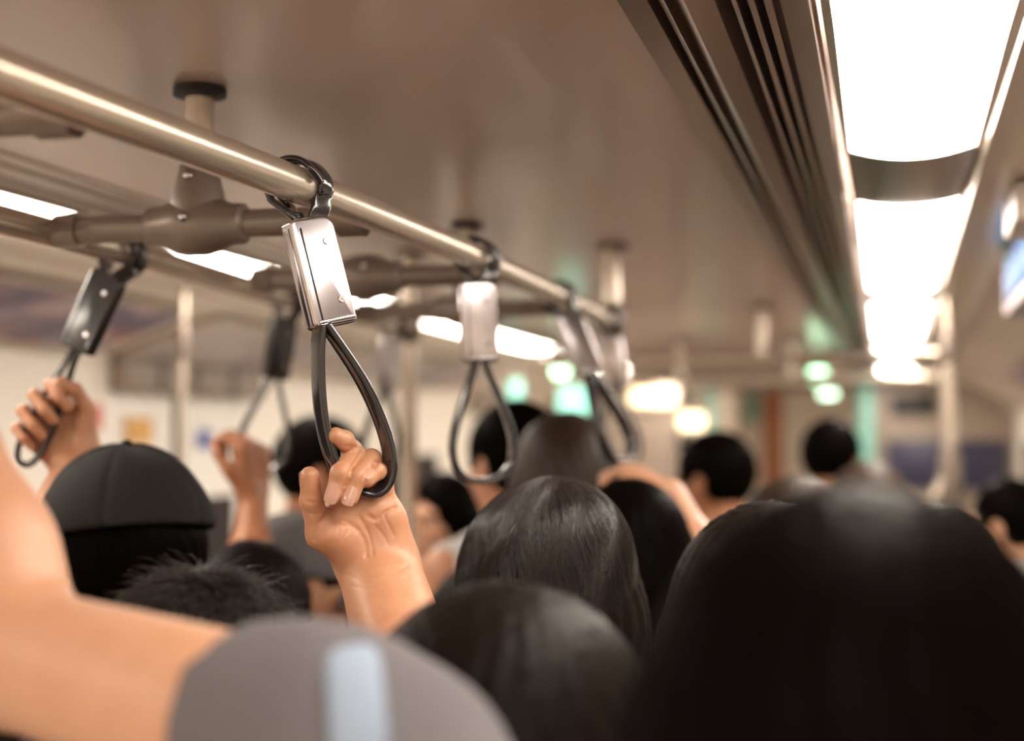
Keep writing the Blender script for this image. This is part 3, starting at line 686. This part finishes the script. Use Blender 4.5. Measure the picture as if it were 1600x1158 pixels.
def person(label, px, top, D, face=0, hair='short', hairm='hair_black', strandm='strand_dark', skin='skin_tan', shirt='black_shirt', trousers='denim',
           arms=None, sleeve=.55, nst=0, group=None, hw=1.0, bow=0.0, neck_open=0, hero=None, cap=None, cat='person', mask=False, hair_len=.3, bulk=1.0, tilt=0.0):
    """px, top: where the top of the head shows; D: how far from the photographer; face: heading in degrees, 0 = looking along the car, 90 = to the left"""
    T = P(px, top, D); H = T[2]; s = H/1.70; th = math.radians(face)
    X_ = np.array((math.cos(th), math.sin(th), 0)); Y_ = np.array((-math.sin(th), math.cos(th), 0)); O = np.array((T[0], T[1], 0))
    toL = lambda p: np.array(((np.array(p)-O)@X_, (np.array(p)-O)@Y_, p[2]))
    root = empty('person', O); root.rotation_euler = (0, 0, th); tag(root, label, cat, group)
    hz = H if cap is None else H-.012
    hc = np.array((0, 0, hz-.105*s)); nb = np.array((0, -.035*s, hz-.25*s)); shz = hz-.315*s
    if bow: hc = hc+np.array((0, bow, 0)); nb = nb+np.array((0, bow*.2, .01)); shz += .02
    arms = arms or {}; A = {}
    for sd in (-1, 1):
        sp = arms.get(sd)
        sh = np.array((sd*.172*s*bulk, -.02, shz))
        if sp is None:
            A[sd] = dict(sh=sh, el=np.array((sd*.215*s*bulk, -.03, shz-.28*s)), wr=np.array((sd*.19*s*bulk, .09, shz-.49*s)), hand=None)
            A[sd]['dirs'] = (unit((0, .45, -.9)), np.array((-sd, 0.2, 0)))
        else:
            if 'sh' in sp: sh = toL(sp['sh'])
            else: sh = sh+np.array((-sd*.01, .01, .025))
            A[sd] = dict(sh=sh, el=toL(sp['el']), wr=toL(sp['wr']), hand=sp)
    fine = [(-.13, .13, .0065)]
    handz = []
    for sd in (-1, 1):
        h = A[sd]['hand']
        if h is not None: handz.append(A[sd]['wr']+(toL(np.array(h['wr'])+np.array(h.get('u', (0, 0, 1)))*.06)-A[sd]['wr']))
    ext = [p for sd in (-1, 1) for p in (A[sd]['sh'], A[sd]['el'], A[sd]['wr'])]+handz
    lo = np.min(ext, 0)-.16; hi = np.max(ext, 0)+.16; lo = np.minimum(lo, (-.3, -.22, -.01)); hi = np.maximum(hi, (.3, .3, H+.06))
    fx = [(-.11, .11, .0065)]; fy = [(-.12, .15, .0065)]; fz = [(hz-.27, hz+.03, .0065), (0, .09, .009)]
    hs = .0022 if hero else .0045
    for p in handz:
        if hero:
            b0, b1 = hero['box'](toL); fx.append((b0[0], b1[0], .00125)); fy.append((b0[1], b1[1], .00125)); fz.append((b0[2], b1[2], .00125))
        else:
            fx.append((p[0]-.085, p[0]+.085, .004)); fy.append((p[1]-.085, p[1]+.085, .004)); fz.append((p[2]-.1, p[2]+.085, .004))
    axs = (axis(lo[0], hi[0], .013, fx), axis(lo[1], hi[1], .013, fy), axis(-.01, hi[2], .014, fz))
    F = Field(*axs); e = lambda x, y, z: np.array((x, y, z))
    def torso(Q, o_):
        k = .05
        Q.ell((0, 0, shz-.12*s), (.150*s*bulk+o_, .098*s*bulk+o_, .19*s+o_), k); Q.ell((0, .005, shz-.33*s), (.128*s*bulk+o_, .092*s*bulk+o_, .19*s+o_), k)
        Q.ell((0, -.005, shz-.52*s), (.152*s*bulk+o_, .11*s*bulk+o_, .13*s+o_), k)
        for sd in (-1, 1):
            Q.cap(nb+e(0, 0, -.005), A[sd]['sh']+e(-sd*.02, 0, 0), .048*s+o_, (.036 if bow else .044)*s+o_, .04)
            Q.cap(A[sd]['sh']+e(-sd*.03, 0, -.02), (sd*.08*s, 0, shz-.25*s), .055*s+o_, .06*s+o_, .05)
    torso(F, 0)
    def legs(Q, o_):
        for sd in (-1, 1):
            Q.cap((sd*.085*s, 0, .50*H), (sd*.09*s, .015, .275*H), .082*s+o_, .056*s+o_, .03); Q.cap((sd*.09*s, .015, .275*H), (sd*.09*s, -.015, .06), .055*s+o_, .036*s+o_, .02)
            Q.cap((sd*.09*s, -.035, .16*H), (sd*.09*s, -.025, .22*H), .045*s+o_, .046*s+o_, .02)
    legs(F, 0)
    for sd in (-1, 1): F.cap((sd*.09*s, -.02, .045), (sd*.10*s, .13, .025), .032, .024, .02)
    # head, neck, face
    F.cap(nb, hc+e(0, -.03, -.06*s), .056*s, .050*s, .03); F.ell(hc+e(0, -.012, .012*s), (.074*s*hw, .090*s, .092*s), .01)
    F.ell(hc+e(0, .022, -.055*s), (.056*s, .062*s, .068*s), .03); F.ell(hc+e(0, .05, -.105*s), (.024*s, .02*s, .018*s), .02)
    F.cap(hc+e(0, .082*s, -.01*s), hc+e(0, .102*s, -.04*s), .008*s, .0125*s, .012)
    for sd in (-1, 1):
        F.cap(hc+e(sd*.012, .088*s, .006*s), hc+e(sd*.045, .072*s, .004*s), .008*s, .008*s, .012)
        F.ell(hc+e(sd*.031*s, .092*s, -.014*s), (.016*s, .010*s, .010*s), .008, op='sub')
        F.ell(hc+e(sd*.036*s, .062*s, -.042*s), (.018*s, .016*s, .018*s), .015); F.ell(hc+e(sd*.010*s, .096*s, -.047*s), (.006*s, .006*s, .005*s), .005)
        F.ell(hc+e(sd*.076*s*hw, -.002, -.025*s), (.007*s, .018*s, .031*s), .006); F.ell(hc+e(sd*.083*s*hw, .004, -.022*s), (.004*s, .009*s, .016*s), .004, op='sub')
    F.cap(hc+e(-.02*s, .083*s, -.073*s), hc+e(.02*s, .083*s, -.073*s), .0065*s, .0065*s, .008); F.cap(hc+e(-.022*s, .092*s, -.0735*s), hc+e(.022*s, .092*s, -.0735*s), .002, .002, .003, op='sub')
    # arms and hands
    for sd in (-1, 1):
        a = A[sd]; h = a['hand']; k = h.get('k', 1.0) if h else s
        F.cap(a['sh'], a['el'], .049*k, .040*k, .03); F.cap(a['el'], a['wr'], .041*k, .0255*k, .02)
        m_ = a['el']*.72+a['wr']*.28; F.ell(m_, (.044*k, .044*k, .05*k), .03)
        if hero and h is not None: continue
        if h is None: u, n_ = a['dirs']; pal, fin = gen_hand(a['wr'], u, n_, -1, s*.98, (22, 25, 18))
        else:
            L_ = lambda v: np.array((np.array(v)@X_, np.array(v)@Y_, v[2]))
            pal, fin = gen_hand(a['wr'], L_(h['u']), L_(h['n']), h.get('side', 1), h.get('hs', 1.0), h.get('curl', (62, 70, 45)))
        for p in pal: F.cap(*p, .012)
        for p in fin: F.cap(p[1], p[2], p[3], p[4], .003)
    if hero: hero['build'](F, toL, A)
    body = sdf_obj('body', F, M[skin], root)
    for sd in (-1, 1):
        if True:
            for nm, c_, r_, mm in (('eye', hc+e(sd*.031*s, .079*s, -.014*s), .0115*s, 'eye'),):
                V, Fc = [], []
                bm = bmesh.new(); bmesh.ops.create_uvsphere(bm, u_segments=14, v_segments=10, radius=r_); me = bpy.data.meshes.new(nm); bm.to_mesh(me); bm.free(); me.materials.append(M[mm])
                me.polygons.foreach_set('use_smooth', [True]*len(me.polygons)); q = bpy.data.objects.new(nm, me); C.objects.link(q); q.parent = root; q.location = c_
    # clothes
    def clip(Q, zlo, zhi): # keep between two heights
        Z = Q.ax[2][None, None, :]; np.maximum(Q.F, np.maximum(zlo-Z, Z-zhi), out=Q.F)
    cx = (axis(-.36, .36, .010, []), axis(-.3, .3, .010, [])); 
    allp = [A[sd]['sh'] for sd in (-1, 1)]+[A[sd]['sh']*(1-sleeve)+A[sd]['el']*sleeve for sd in (-1, 1)]
    alo, ahi = np.min(allp, 0)-.12, np.max(allp, 0)+.12
    B = Field(axis(min(-.28, alo[0]), max(.28, ahi[0]), .009, []), axis(min(-.2, alo[1]), max(.2, ahi[1]), .009, []), axis(.42*H, max(hz-.17*s, ahi[2]), .009, []))
    torso(B, .011)
    for sd in (-1, 1):
        a = A[sd]; k = (a['hand'] or {}).get('k', 1.0) if a['hand'] else s
        if sleeve > 0:
            c_ = a['sh']*(1-sleeve)+a['el']*sleeve; d = unit(a['el']-a['sh']); G = B.blank(); G.cap(a['sh'], c_+d*.06, .059*k, .051*k, .0)
            g0, g1, g2 = G.ax; pl = ((g0-c_[0])*d[0])[:, None, None]+((g1-c_[1])*d[1])[None, :, None]+((g2-c_[2])*d[2])[None, None, :]
            G.F = np.maximum(G.F, pl.astype(np.float32)); hh = np.maximum(.03-np.abs(B.F-G.F), 0)/.03; B.F = (np.minimum(B.F, G.F)-hh*hh*.0075).astype(np.float32)
    Z = B.ax[2][None, None, :]; B.F = np.maximum(B.F, .44*H-Z)
    B.ell(nb+e(0, .022-bow*.0, .035*s), (.066*s*(.6 if bow else 1), .070*s+neck_open, (.058*s+neck_open*.6)*(.6 if bow else 1)), .004, op='sub')
    wob = .0025*np.sin(B.ax[2]*55)[None, None, :]*np.sin(B.ax[0]*38+1)[:, None, None]+.002*np.sin(B.ax[0]*70)[:, None, None]*np.sin(B.ax[1]*60+2)[None, :, None]
    B.F = B.F+wob.astype(np.float32)
    sdf_obj('shirt', B, M[shirt], root)
    B = Field(axis(-.26, .26, .010, []), axis(-.2, .2, .010, []), axis(.03, .56*H, .011, []))
    B.ell((0, -.005, shz-.52*s), (.152*s*bulk+.008, .11*s*bulk+.008, .13*s), .03); legs(B, .010)
    Z = B.ax[2][None, None, :]; B.F = np.maximum(B.F, Z-.54*H); B.F = np.maximum(B.F, .06-Z)
    sdf_obj('trousers', B, M[trousers], root)
    for sd in (-1, 1):
        B = Field(axis(sd*.1*s-.07, sd*.1*s+.07, .006, []), axis(-.09, .2, .006, []), axis(-.006, .13, .006, []))
        B.cap((sd*.09*s, -.02, .05), (sd*.10*s, .13, .034), .042, .036, .02).cap((sd*.09*s, -.02, .06), (sd*.09*s, -.02, .09), .044, .043, .02)
        B.F = np.maximum(B.F, .002-B.ax[2][None, None, :]); sdf_obj('shoe', B, M['shoe'], root)
    # hair
    hcc = hc+e(0, -.014, .014*s); hr = np.array((.087*s*hw, .102*s, .101*s))
    B = Field(axis(-.17, .17, .0045, []), axis(hc[1]-.2, hc[1]+.16, .0045, []), axis((hz-.16*s-(hair_len if hair == 'long' else .09)), hz+.03, .0045, []))
    if hair != 'none':
        if cap is None: B.ell(hcc, hr, .01)
        else: B.ell(hcc+e(0, -.006, -.03), hr*np.array((.985, .97, .9)), .01)
        if hair in ('long', 'bob'):
            L_ = hair_len if hair == 'long' else .1
            B.ell(hcc+e(0, -.03, -.06*s), (.086*s*hw, .072*s, .095*s), .04)
            B.cap(hcc+e(-.026*hw, -.040, -.07*s), hcc+e(-.035*hw, -.065, -.07*s-L_), .056*s, .052*s, .05); B.cap(hcc+e(.026*hw, -.040, -.07*s), hcc+e(.035*hw, -.065, -.07*s-L_), .056*s, .052*s, .05)
            for sd in (-1, 1): B.cap(hcc+e(sd*.066*s*hw, .0, -.02*s), hcc+e(sd*.075*s*hw, -.03, -.12*s), .026*s, .03*s, .03)
        B.ell(hc+e(0, .105*s, -.055*s), (.068*s, .075*s, .094*s), .012, op='sub')                         # the face stays free
        if hair == 'short':
            B.cap(hc+e(-.12, .03*s, -.075*s), hc+e(.12, .03*s, -.075*s), .055*s, .055*s, .012, op='sub'); B.ell(nb+e(0, -.01, -.01), (.12, .12, .055*s), .02, op='sub')
            for sd in (-1, 1): B.ell(hc+e(sd*.085*s*hw, .004, -.028*s), (.020*s, .026*s, .036*s), .006, op='sub')
        g0, g1, g2 = B.ax; th_ = np.arctan2((g1-hcc[1])[None, :, None], (g0-hcc[0])[:, None, None]); el_ = (g2-hcc[2])[None, None, :]
        B.F = B.F+((.4 if cap else 1)*(.0016 if hair == 'short' else .0011)*np.sin(th_*31+3*np.sin(el_*40))+.0007*np.sin(th_*53+1.3+el_*30)).astype(np.float32)
        hb = sdf_obj('hair', B, M[hairm], root)
        if nst:
            K = 14; n = nst; az = RNG.uniform(0, 2*PI, n); tilt_ = .25
            cr = hcc+e(.0, -.02*s, 0)
            t = np.linspace(0, 1, K)[None, :]
            st0 = np.abs(RNG.normal(0, .5, n))[:, None]*.9
            lenf = RNG.uniform(.5, 1.0, n)[:, None]
            if hair in ('long', 'bob'):
                total = (2.75 if hair == 'long' else 2.1); ph = np.minimum(st0*.8, 1.2)+t*total*lenf
                Rxy = np.sin(np.minimum(ph, 1.62)); az_ = az[:, None]+RNG.normal(0, .07, n)[:, None]*t+.05*np.sin(ph*7+az[:, None]*9)
                lift = 1.0+RNG.uniform(.0, .035, n)[:, None]
                x = hcc[0]+hr[0]*1.02*lift*Rxy*np.cos(az_)*np.where(ph > 1.5, 1+.10*(ph-1.5), 1)
                y_ = hcc[1]+hr[1]*1.02*lift*Rxy*np.sin(az_)-.02*s*np.cos(np.minimum(ph, PI/2))-.022*np.maximum(ph-1.3, 0)*(np.sin(az_) < .3); zt = hcc[2]+hr[2]*1.015*lift*np.cos(np.minimum(ph, 1.62))-np.maximum(ph-1.62, 0)*.26
                # hair falling past the face is dropped
                keep = ~((np.sin(az) > .55))
            else:
                ph = np.minimum(np.abs(RNG.normal(0, .8, n)), 1.75)[:, None]*np.ones((1, K)); ph = ph+t*.34*lenf
                az_ = az[:, None]+RNG.normal(0, .22, n)[:, None]*t
                lift = 1+t*(RNG.gamma(2.0, .022, n)[:, None])*np.sin(np.minimum(t*2.2, PI))**.5*1.5
                x = hcc[0]+hr[0]*lift*np.sin(ph)*np.cos(az_); y_ = hcc[1]+hr[1]*lift*np.sin(ph)*np.sin(az_); zt = hcc[2]+hr[2]*lift*np.cos(ph)+.0
                keep = ~((np.sin(az) > .3) & (ph[:, -1] > 1.15))
            pth = np.stack([x, y_, zt], -1)[keep]
            strands(hb, pth, .00042, M[strandm])
    if cap:
        cc = hc+e(0, -.010*s, .030*s); B = Field(axis(-.15, .15, .004, []), axis(-.17, .26, .004, []), axis(hc[2]-.08, hz+.04, .004, []))
        B.ell(cc+e(0, -.004, -.020*s), (.094*s*hw, .112*s, .098*s), .01)
        g0, g1, g2 = B.ax; th_ = np.arctan2((g1-cc[1])[None, :, None], (g0-cc[0])[:, None, None])
        seam = np.abs(np.sin(th_*3))*1.0
        B.F = B.F+(.0022*np.exp(-(seam/.09)**2)+.0036*np.sin(th_*4+1+(g2*30)[None, None, :])*np.sin((g2*38)[None, None, :])).astype(np.float32)
        B.F = np.maximum(B.F, (hc[2]+.002*s-.17*(g1-cc[1])[None, :, None])-g2[None, None, :]).astype(np.float32)
        B.ell(cc+e(0, -.004, -.030*s), (.082*s*hw, .099*s, .090*s), .002, op='sub')
        cp = sdf_obj('cap', B, M[cap], root)
        V = []; Fc = []; nu, nv = 21, 9
        for lay in (0, 1):
            for j in range(nv):
                for i in range(nu):
                    u = -1+2*i/(nu-1); r_ = j/(nv-1); ang = u*1.05
                    x = math.sin(ang)*(.088*s*hw+.01*r_); y_ = cc[1]+math.cos(ang)*.098*s+r_*.07*math.cos(u*PI/2)**.6
                    V.append((x, y_, hc[2]-.008*s-.028*abs(u)**2*1.1-.012*r_+lay*.003))
        n1 = nu*nv
        for j in range(nv-1):
            for i in range(nu-1): a_ = j*nu+i; Fc += [(a_, a_+nu, a_+nu+1, a_+1), (a_+n1, a_+n1+1, a_+n1+nu+1, a_+n1+nu)]
        for i in range(nu-1): Fc += [((nv-1)*nu+i, (nv-1)*nu+i+n1, (nv-1)*nu+i+1+n1, (nv-1)*nu+i+1), (i, i+1, i+1+n1, i+n1)]
        for j in range(nv-1): Fc += [(j*nu, j*nu+n1, (j+1)*nu+n1, (j+1)*nu), (j*nu+nu-1, (j+1)*nu+nu-1, (j+1)*nu+nu-1+n1, j*nu+nu-1+n1)]
        raw('brim', V, Fc, M[cap], cp); q = sdf_obj('button', Field(axis(-.012, .012, .002, []), axis(cc[1]-.016, cc[1]+.012, .002, []), axis(cc[2]+.065*s, cc[2]+.09*s, .002, [])).ell(cc+e(0, -.004, .0785*s), (.007, .007, .005), 0), M[cap], cp)
    return dict(root=root, toL=toL, O=O, hc=hc, hcc=hcc, hr=hr, s=s, A=A, H=H, hz=hz, X_=X_, Y_=Y_, hb=hb if hair != 'none' else None, nb=nb)

# ---- the hand in the middle (left hand seen from the palm), joints (x, y, depth offset in mm, radius in mm)
FIN = dict(
    index=[(533, 790, -22, 10.5), (550, 704, -10, 8.9), (538, 688, 4, 8.2), (525, 681, 8, 7.6)],
    middle=[(555, 786, -22, 10.6), (553, 712, -6, 9.4), (532, 740, 17, 8.6), (522, 772, 17, 8.0)],
    ring=[(580, 788, -20, 10.2), (580, 718, -6, 9.0), (559, 746, 16, 8.2), (547, 778, 18, 7.6)],
    pinky=[(604, 796, -18, 9.0), (600, 736, -8, 7.8), (589, 737, 8, 7.4), (574, 750, 15, 7.0)],
    thumb=[(503, 834, -12, 13.0), (486, 783, -4, 9.8), (484, 744, 0, 8.6)])
def hero_box(toL):
    q = np.array([toL(hp(x, y, z)) for x in (468, 650) for y in (655, 925) for z in (-52, 34)]); return q.min(0), q.max(0)
def hero_build(F, toL, A):
    h = lambda x, y, z: toL(hp(x, y, z))
    G = F.blank()
    # wrist and forearm: slightly flattened
    wl, wr_ = h(573, 880, -28), h(608, 880, -28)
    el = A[-1]['el']
    for a, r0, r1 in ((h(571, 884, -28), .0195, .030), (h(611, 884, -27), .0195, .030), (h(591, 884, -27), .0200, .034)):
        F.cap(a, el*.8+a*.2, r0, r1, .03)
    for (cx, cy, cz), key in (((558, 862, -28), 'index'), ((575, 866, -28), 'middle'), ((592, 868, -27), 'ring'), ((610, 866, -26), 'pinky')):
        m_ = FIN[key][0]; F.cap(h(cx, cy+6, cz), h(*m_[:3]), .0170, m_[3]*.00115, .022)
    F.cap(h(564, 872, -24), h(528, 836, -12), .0155, .0165, .014); F.cap(h(540, 850, -16), h(503, 834, -12), .0165, .0132, .012)      # thenar
    F.cap(h(613, 862, -20), h(611, 815, -16), .0125, .0125, .014)                                                      # hypothenar
    F.cap(h(520, 815, -20), h(536, 800, -22), .009, .010, .016)                                                        # thumb web
    F.cap(h(540, 803, -19), h(600, 805, -16), .0095, .0095, .014)                                                      # pads under the fingers
    for key in ('index', 'middle', 'ring', 'pinky', 'thumb'):
        j = FIN[key]; Q = F.blank()
        for a, b in zip(j[:-1], j[1:]):
            Q.cap(h(*a[:3]), h(*b[:3]), a[3]*.001, b[3]*.001, .0025)
        for a in j[1:-1]: Q.ell(h(*a[:3]), [a[3]*.00103]*3, .003)                                                     # knuckles
        # finger pad
        sl = slice(None)
        kk = .007 if key == 'thumb' else .0045
        base = toL(hp(*j[0][:3]))
        xs, ys, zs = F.ax
        dist = np.sqrt((xs[:, None, None]-base[0])**2+(ys[None, :, None]-base[1])**2+(zs[None, None, :]-base[2])**2)
        kf = np.clip(1-(dist-.010)/.022, .12, 1)*kk*1.6
        hh = np.maximum(kf-np.abs(F.F-Q.F), 0)/kf; F.F = (np.minimum(F.F, Q.F)-hh*hh*kf*.25).astype(np.float32)
    # creases of the palm: lines run over the skin where they are nearest the camera
    def line(pts, dep, w, z0=-12):
        out = []
        for x, y in pts:
            # march towards the hand from the camera side to find the skin
            for z in np.arange(40, -46, -.6):
                p = h(x, y, z); i = [int(np.clip(np.searchsorted(a, v), 1, len(a)-1)) for a, v in zip(F.ax, p)]
                if F.F[tuple(i)] < 0: break
            out.append(p)
        F.crease(out, dep, w)
    def cur(pts, n=6): return [(p[0], p[1]) for p in spline([(x, y, 0) for x, y in pts], n)]
    line(cur([(511, 800), (503, 815), (494, 832), (490, 846)]), .0016, .0016)
    line(cur([(524, 812), (545, 818), (562, 832), (571, 850), (573, 872)]), .0011, .0018)
    line(cur([(560, 806), (572, 825), (580, 850), (582, 868)]), .0007, .0014)
    line(cur([(622, 793), (604, 800), (588, 812), (575, 806)]), .0010, .0016)
    line(cur([(600, 806), (608, 822), (616, 838)]), .0006, .0013)
    line(cur([(541, 897), (560, 905), (590, 902), (620, 893), (636, 884)]), .0003, .0012)
    line(cur([(548, 915), (575, 920), (610, 912), (640, 900)]), .0002, .0014)
    line(cur([(478, 783), (486, 786), (497, 785)]), .0010, .0012); line(cur([(480, 801), (490, 804), (503, 802)]), .0008, .0012)
    line(cur([(545, 700), (551, 702)]), .0007, .001); line(cur([(549, 822), (540, 836), (536, 846)]), .0005, .0012)
    line(cur([(585, 820), (600, 838), (606, 850)]), .0005, .0012); line(cur([(530, 826), (528, 840), (522, 852)]), .0004, .0012)
    line(cur([(566, 704), (552, 728), (541, 748), (535, 768)]), .0016, .0012)
    line(cur([(591, 722), (581, 732), (570, 742), (562, 756)]), .0014, .0011)
    line(cur([(537, 700), (545, 697), (556, 700)]), .0012, .0011)

def hero_nails(p):
    toL = p['toL']; L_ = lambda v: np.array((np.array(v)@p['X_'], np.array(v)@p['Y_'], v[2]))
    h = lambda j: toL(hp(*j[:3]))
    for key, dors, w, bk, fw in (('middle', -FW+RT*-.25-UP*.15, .0064, .0085, .0075), ('ring', -FW-RT*.15-UP*.15, .0060, .0085, .0062), ('pinky', -FW*.8+UP*.75-RT*.2, .0050, .0062, .0040)):
        j = FIN[key]; nail(p['root'], h(j[3]), h(j[2]), L_(dors), j[3][3]*.001, w, bk, fw)
    j = FIN['thumb']; nail(p['root'], h(j[2]), h(j[1]), L_(-RT*.9+FW*.55), j[2][3]*.001, .0055, .009, .002)

W = person('person with straight black hair and grey top whose left hand grips the sharp strap', 842, 764, 1.5, face=40, hair='long', hairm='hair_dark', strandm='strand', skin='skin',
           shirt='charcoal_shirt', nst=5200, hair_len=.22, sleeve=.5, hw=1.04,
           arms={-1: dict(el=P(690, 1225, 1.15), wr=hp(592, 890, -26), sh=P(700, 1235, 1.42), k=.92)}, hero=dict(box=hero_box, build=hero_build))
hero_nails(W)

def raised(sd, wr, el, u, n, side, **k): return {sd: dict(wr=wr, el=el, u=unit(u), n=unit(n), side=side, **k)}
# ---- neighbours, near to far
B_ = person('person closest to the camera, bowed black haired head, grey shirt, bare left arm raised', 1310, 806, .55, face=-6, hair='long', hair_len=.30, hairm='hair_black', skin='skin_fair',
       shirt='grey', nst=0, bow=.07, bulk=1.0, sleeve=.22, hw=1.1,
       arms={-1: dict(sh=P(490, 1168, .73), el=P(8, 1018, .86), wr=P(-112, 560, .93), u=UP-RT*.1, n=-FW, side=-1, k=1.0)})
bs = sweep(spline([P(560, 1300, .815), P(556, 1150, .80), P(552, 1052, .775), P(548, 1018, .73), P(552, 1046, .685), P(560, 1150, .655), P(566, 1300, .64)], 8), [RT]*49, .027, .011, 20)
bb = np.mean(np.array(bs[0]), 0); o = raw('bag_strap', [v-bb for v in bs[0]], bs[1], M['pale_blue']); o.location = bb; tag(o, 'pale blue padded bag strap over the grey shirt shoulder', 'bag strap')
person('person with dark brown hair, top of head just under the black haired woman, very blurred', 796, 930, .87, hair='bob', hairm='hair_dark', skin='skin', shirt='brown', hw=1.14)
person('person with short black hair and stray hairs, top of head below the black cap', 328, 916, 1.08, face=-5, hair='short', hairm='hair_black', strandm='strand', skin='skin', shirt='charcoal_shirt', nst=4200, hw=1.04)
person('person with long brown hair at the left edge, right hand on the charcoal strap', -36, 756, 1.33, face=-8, hair='long', hairm='hair_brown', strandm='strand_brown', skin='skin', shirt='navy', nst=1500, hair_len=.25, sleeve=.4,
       arms=raised(1, P(126, 722, 1.728), P(30, 930, 1.62), -RT*.62+UP*.78, -FW*.97+RT*.2, 1, hs=.88, curl=(68, 82, 55)))
capman = person('person in a black cap seen from behind, nape hair cut short', 192, 682, 1.66, face=48, hair='short', hairm='hair_black', skin='skin_tan', shirt='black_shirt', cap='cap', hw=1.08)
M2 = person('person with dark brown hair and raised arm left of the sharp hand', 402, 852, 1.98, face=-20, hair='bob', hairm='hair_dark', skin='skin_tan', shirt='black_shirt', 
       arms=raised(-1, P(396, 775, 2.20), P(388, 930, 2.12), UP, -RT*.5+FW*.3, 1, hs=.86, k=.85, curl=(60, 75, 50)))
person('person in a grey cap, cheek showing, left of the sharp hand', 474, 790, 2.3, face=-50, hair='short', hairm='hair_black', skin='skin_fair', shirt='rust', cap='greycap', sleeve=.2)
person('tall person with black hair seen in the loop of the empty strap', 800, 632, 2.85, face=55, hair='short', hairm='hair_black', skin='skin', shirt='white', sleeve=0, neck_open=.03)
person('tall person with brown black hair to the right of the empty strap', 880, 652, 2.45, face=30, hair='bob', hairm='hair_brown', skin='skin_tan', shirt='black_shirt')
U = person('person with black hair behind the black haired woman, right hand on the leaning strap', 985, 757, 1.97, face=10, hair='bob', hairm='hair_black', skin='skin_fair', shirt='charcoal_shirt',
       arms=raised(1, P(1046, 775, 2.10), P(1120, 930, 2.02), unit(P(975, 728, 2.16)-P(1046, 775, 2.10)), -UP*.9-FW*.2, -1, hs=.95, curl=(40, 70, 45)))
person('person with black hair at left looking right, behind the sharp hand', 508, 655, 3.15, face=-75, hair='short', hairm='hair_black', skin='skin_tan', shirt='charcoal_shirt')
person('person facing the camera in a mauve shirt, right of the sharp hand', 690, 742, 3.7, face=150, hair='bob', hairm='hair_black', skin='skin_fair', shirt='mauve')
person('distant person with black hair and glowing cheek beside the leaning strap', 1112, 678, 3.55, face=70, hair='short', hairm='hair_black', skin='skin_tan', shirt='brown')
person('distant person with dark hair in front of the teal door frame', 1300, 658, 4.3, face=-20, hair='short', hairm='hair_black', skin='skin_tan', shirt='teal')
person('person with brown hair, blurred, under the far green lights', 1228, 752, 2.6, face=100, hair='bob', hairm='hair_brown', skin='skin_tan', shirt='brown')
person('person with dark brown hair left of the pale pole', 1352, 728, 3.0, face=40, hair='bob', hairm='hair_brown', skin='skin_fair', shirt='khaki')
person('person with dark hair and white collar at the right edge', 1572, 752, 3.5, face=65, hair='short', hairm='hair_black', skin='skin_fair', shirt='white', neck_open=0)
person('person with long black hair at the right, close and blurred', 1200, 800, 1.12, face=20, hair='long', hairm='hair_dark', skin='skin', shirt='khaki')
person('person with wavy dark hair far right, in an olive shirt', 1470, 800, 2.1, face=-10, hair='bob', hairm='hair_dark', skin='skin', shirt='olive')
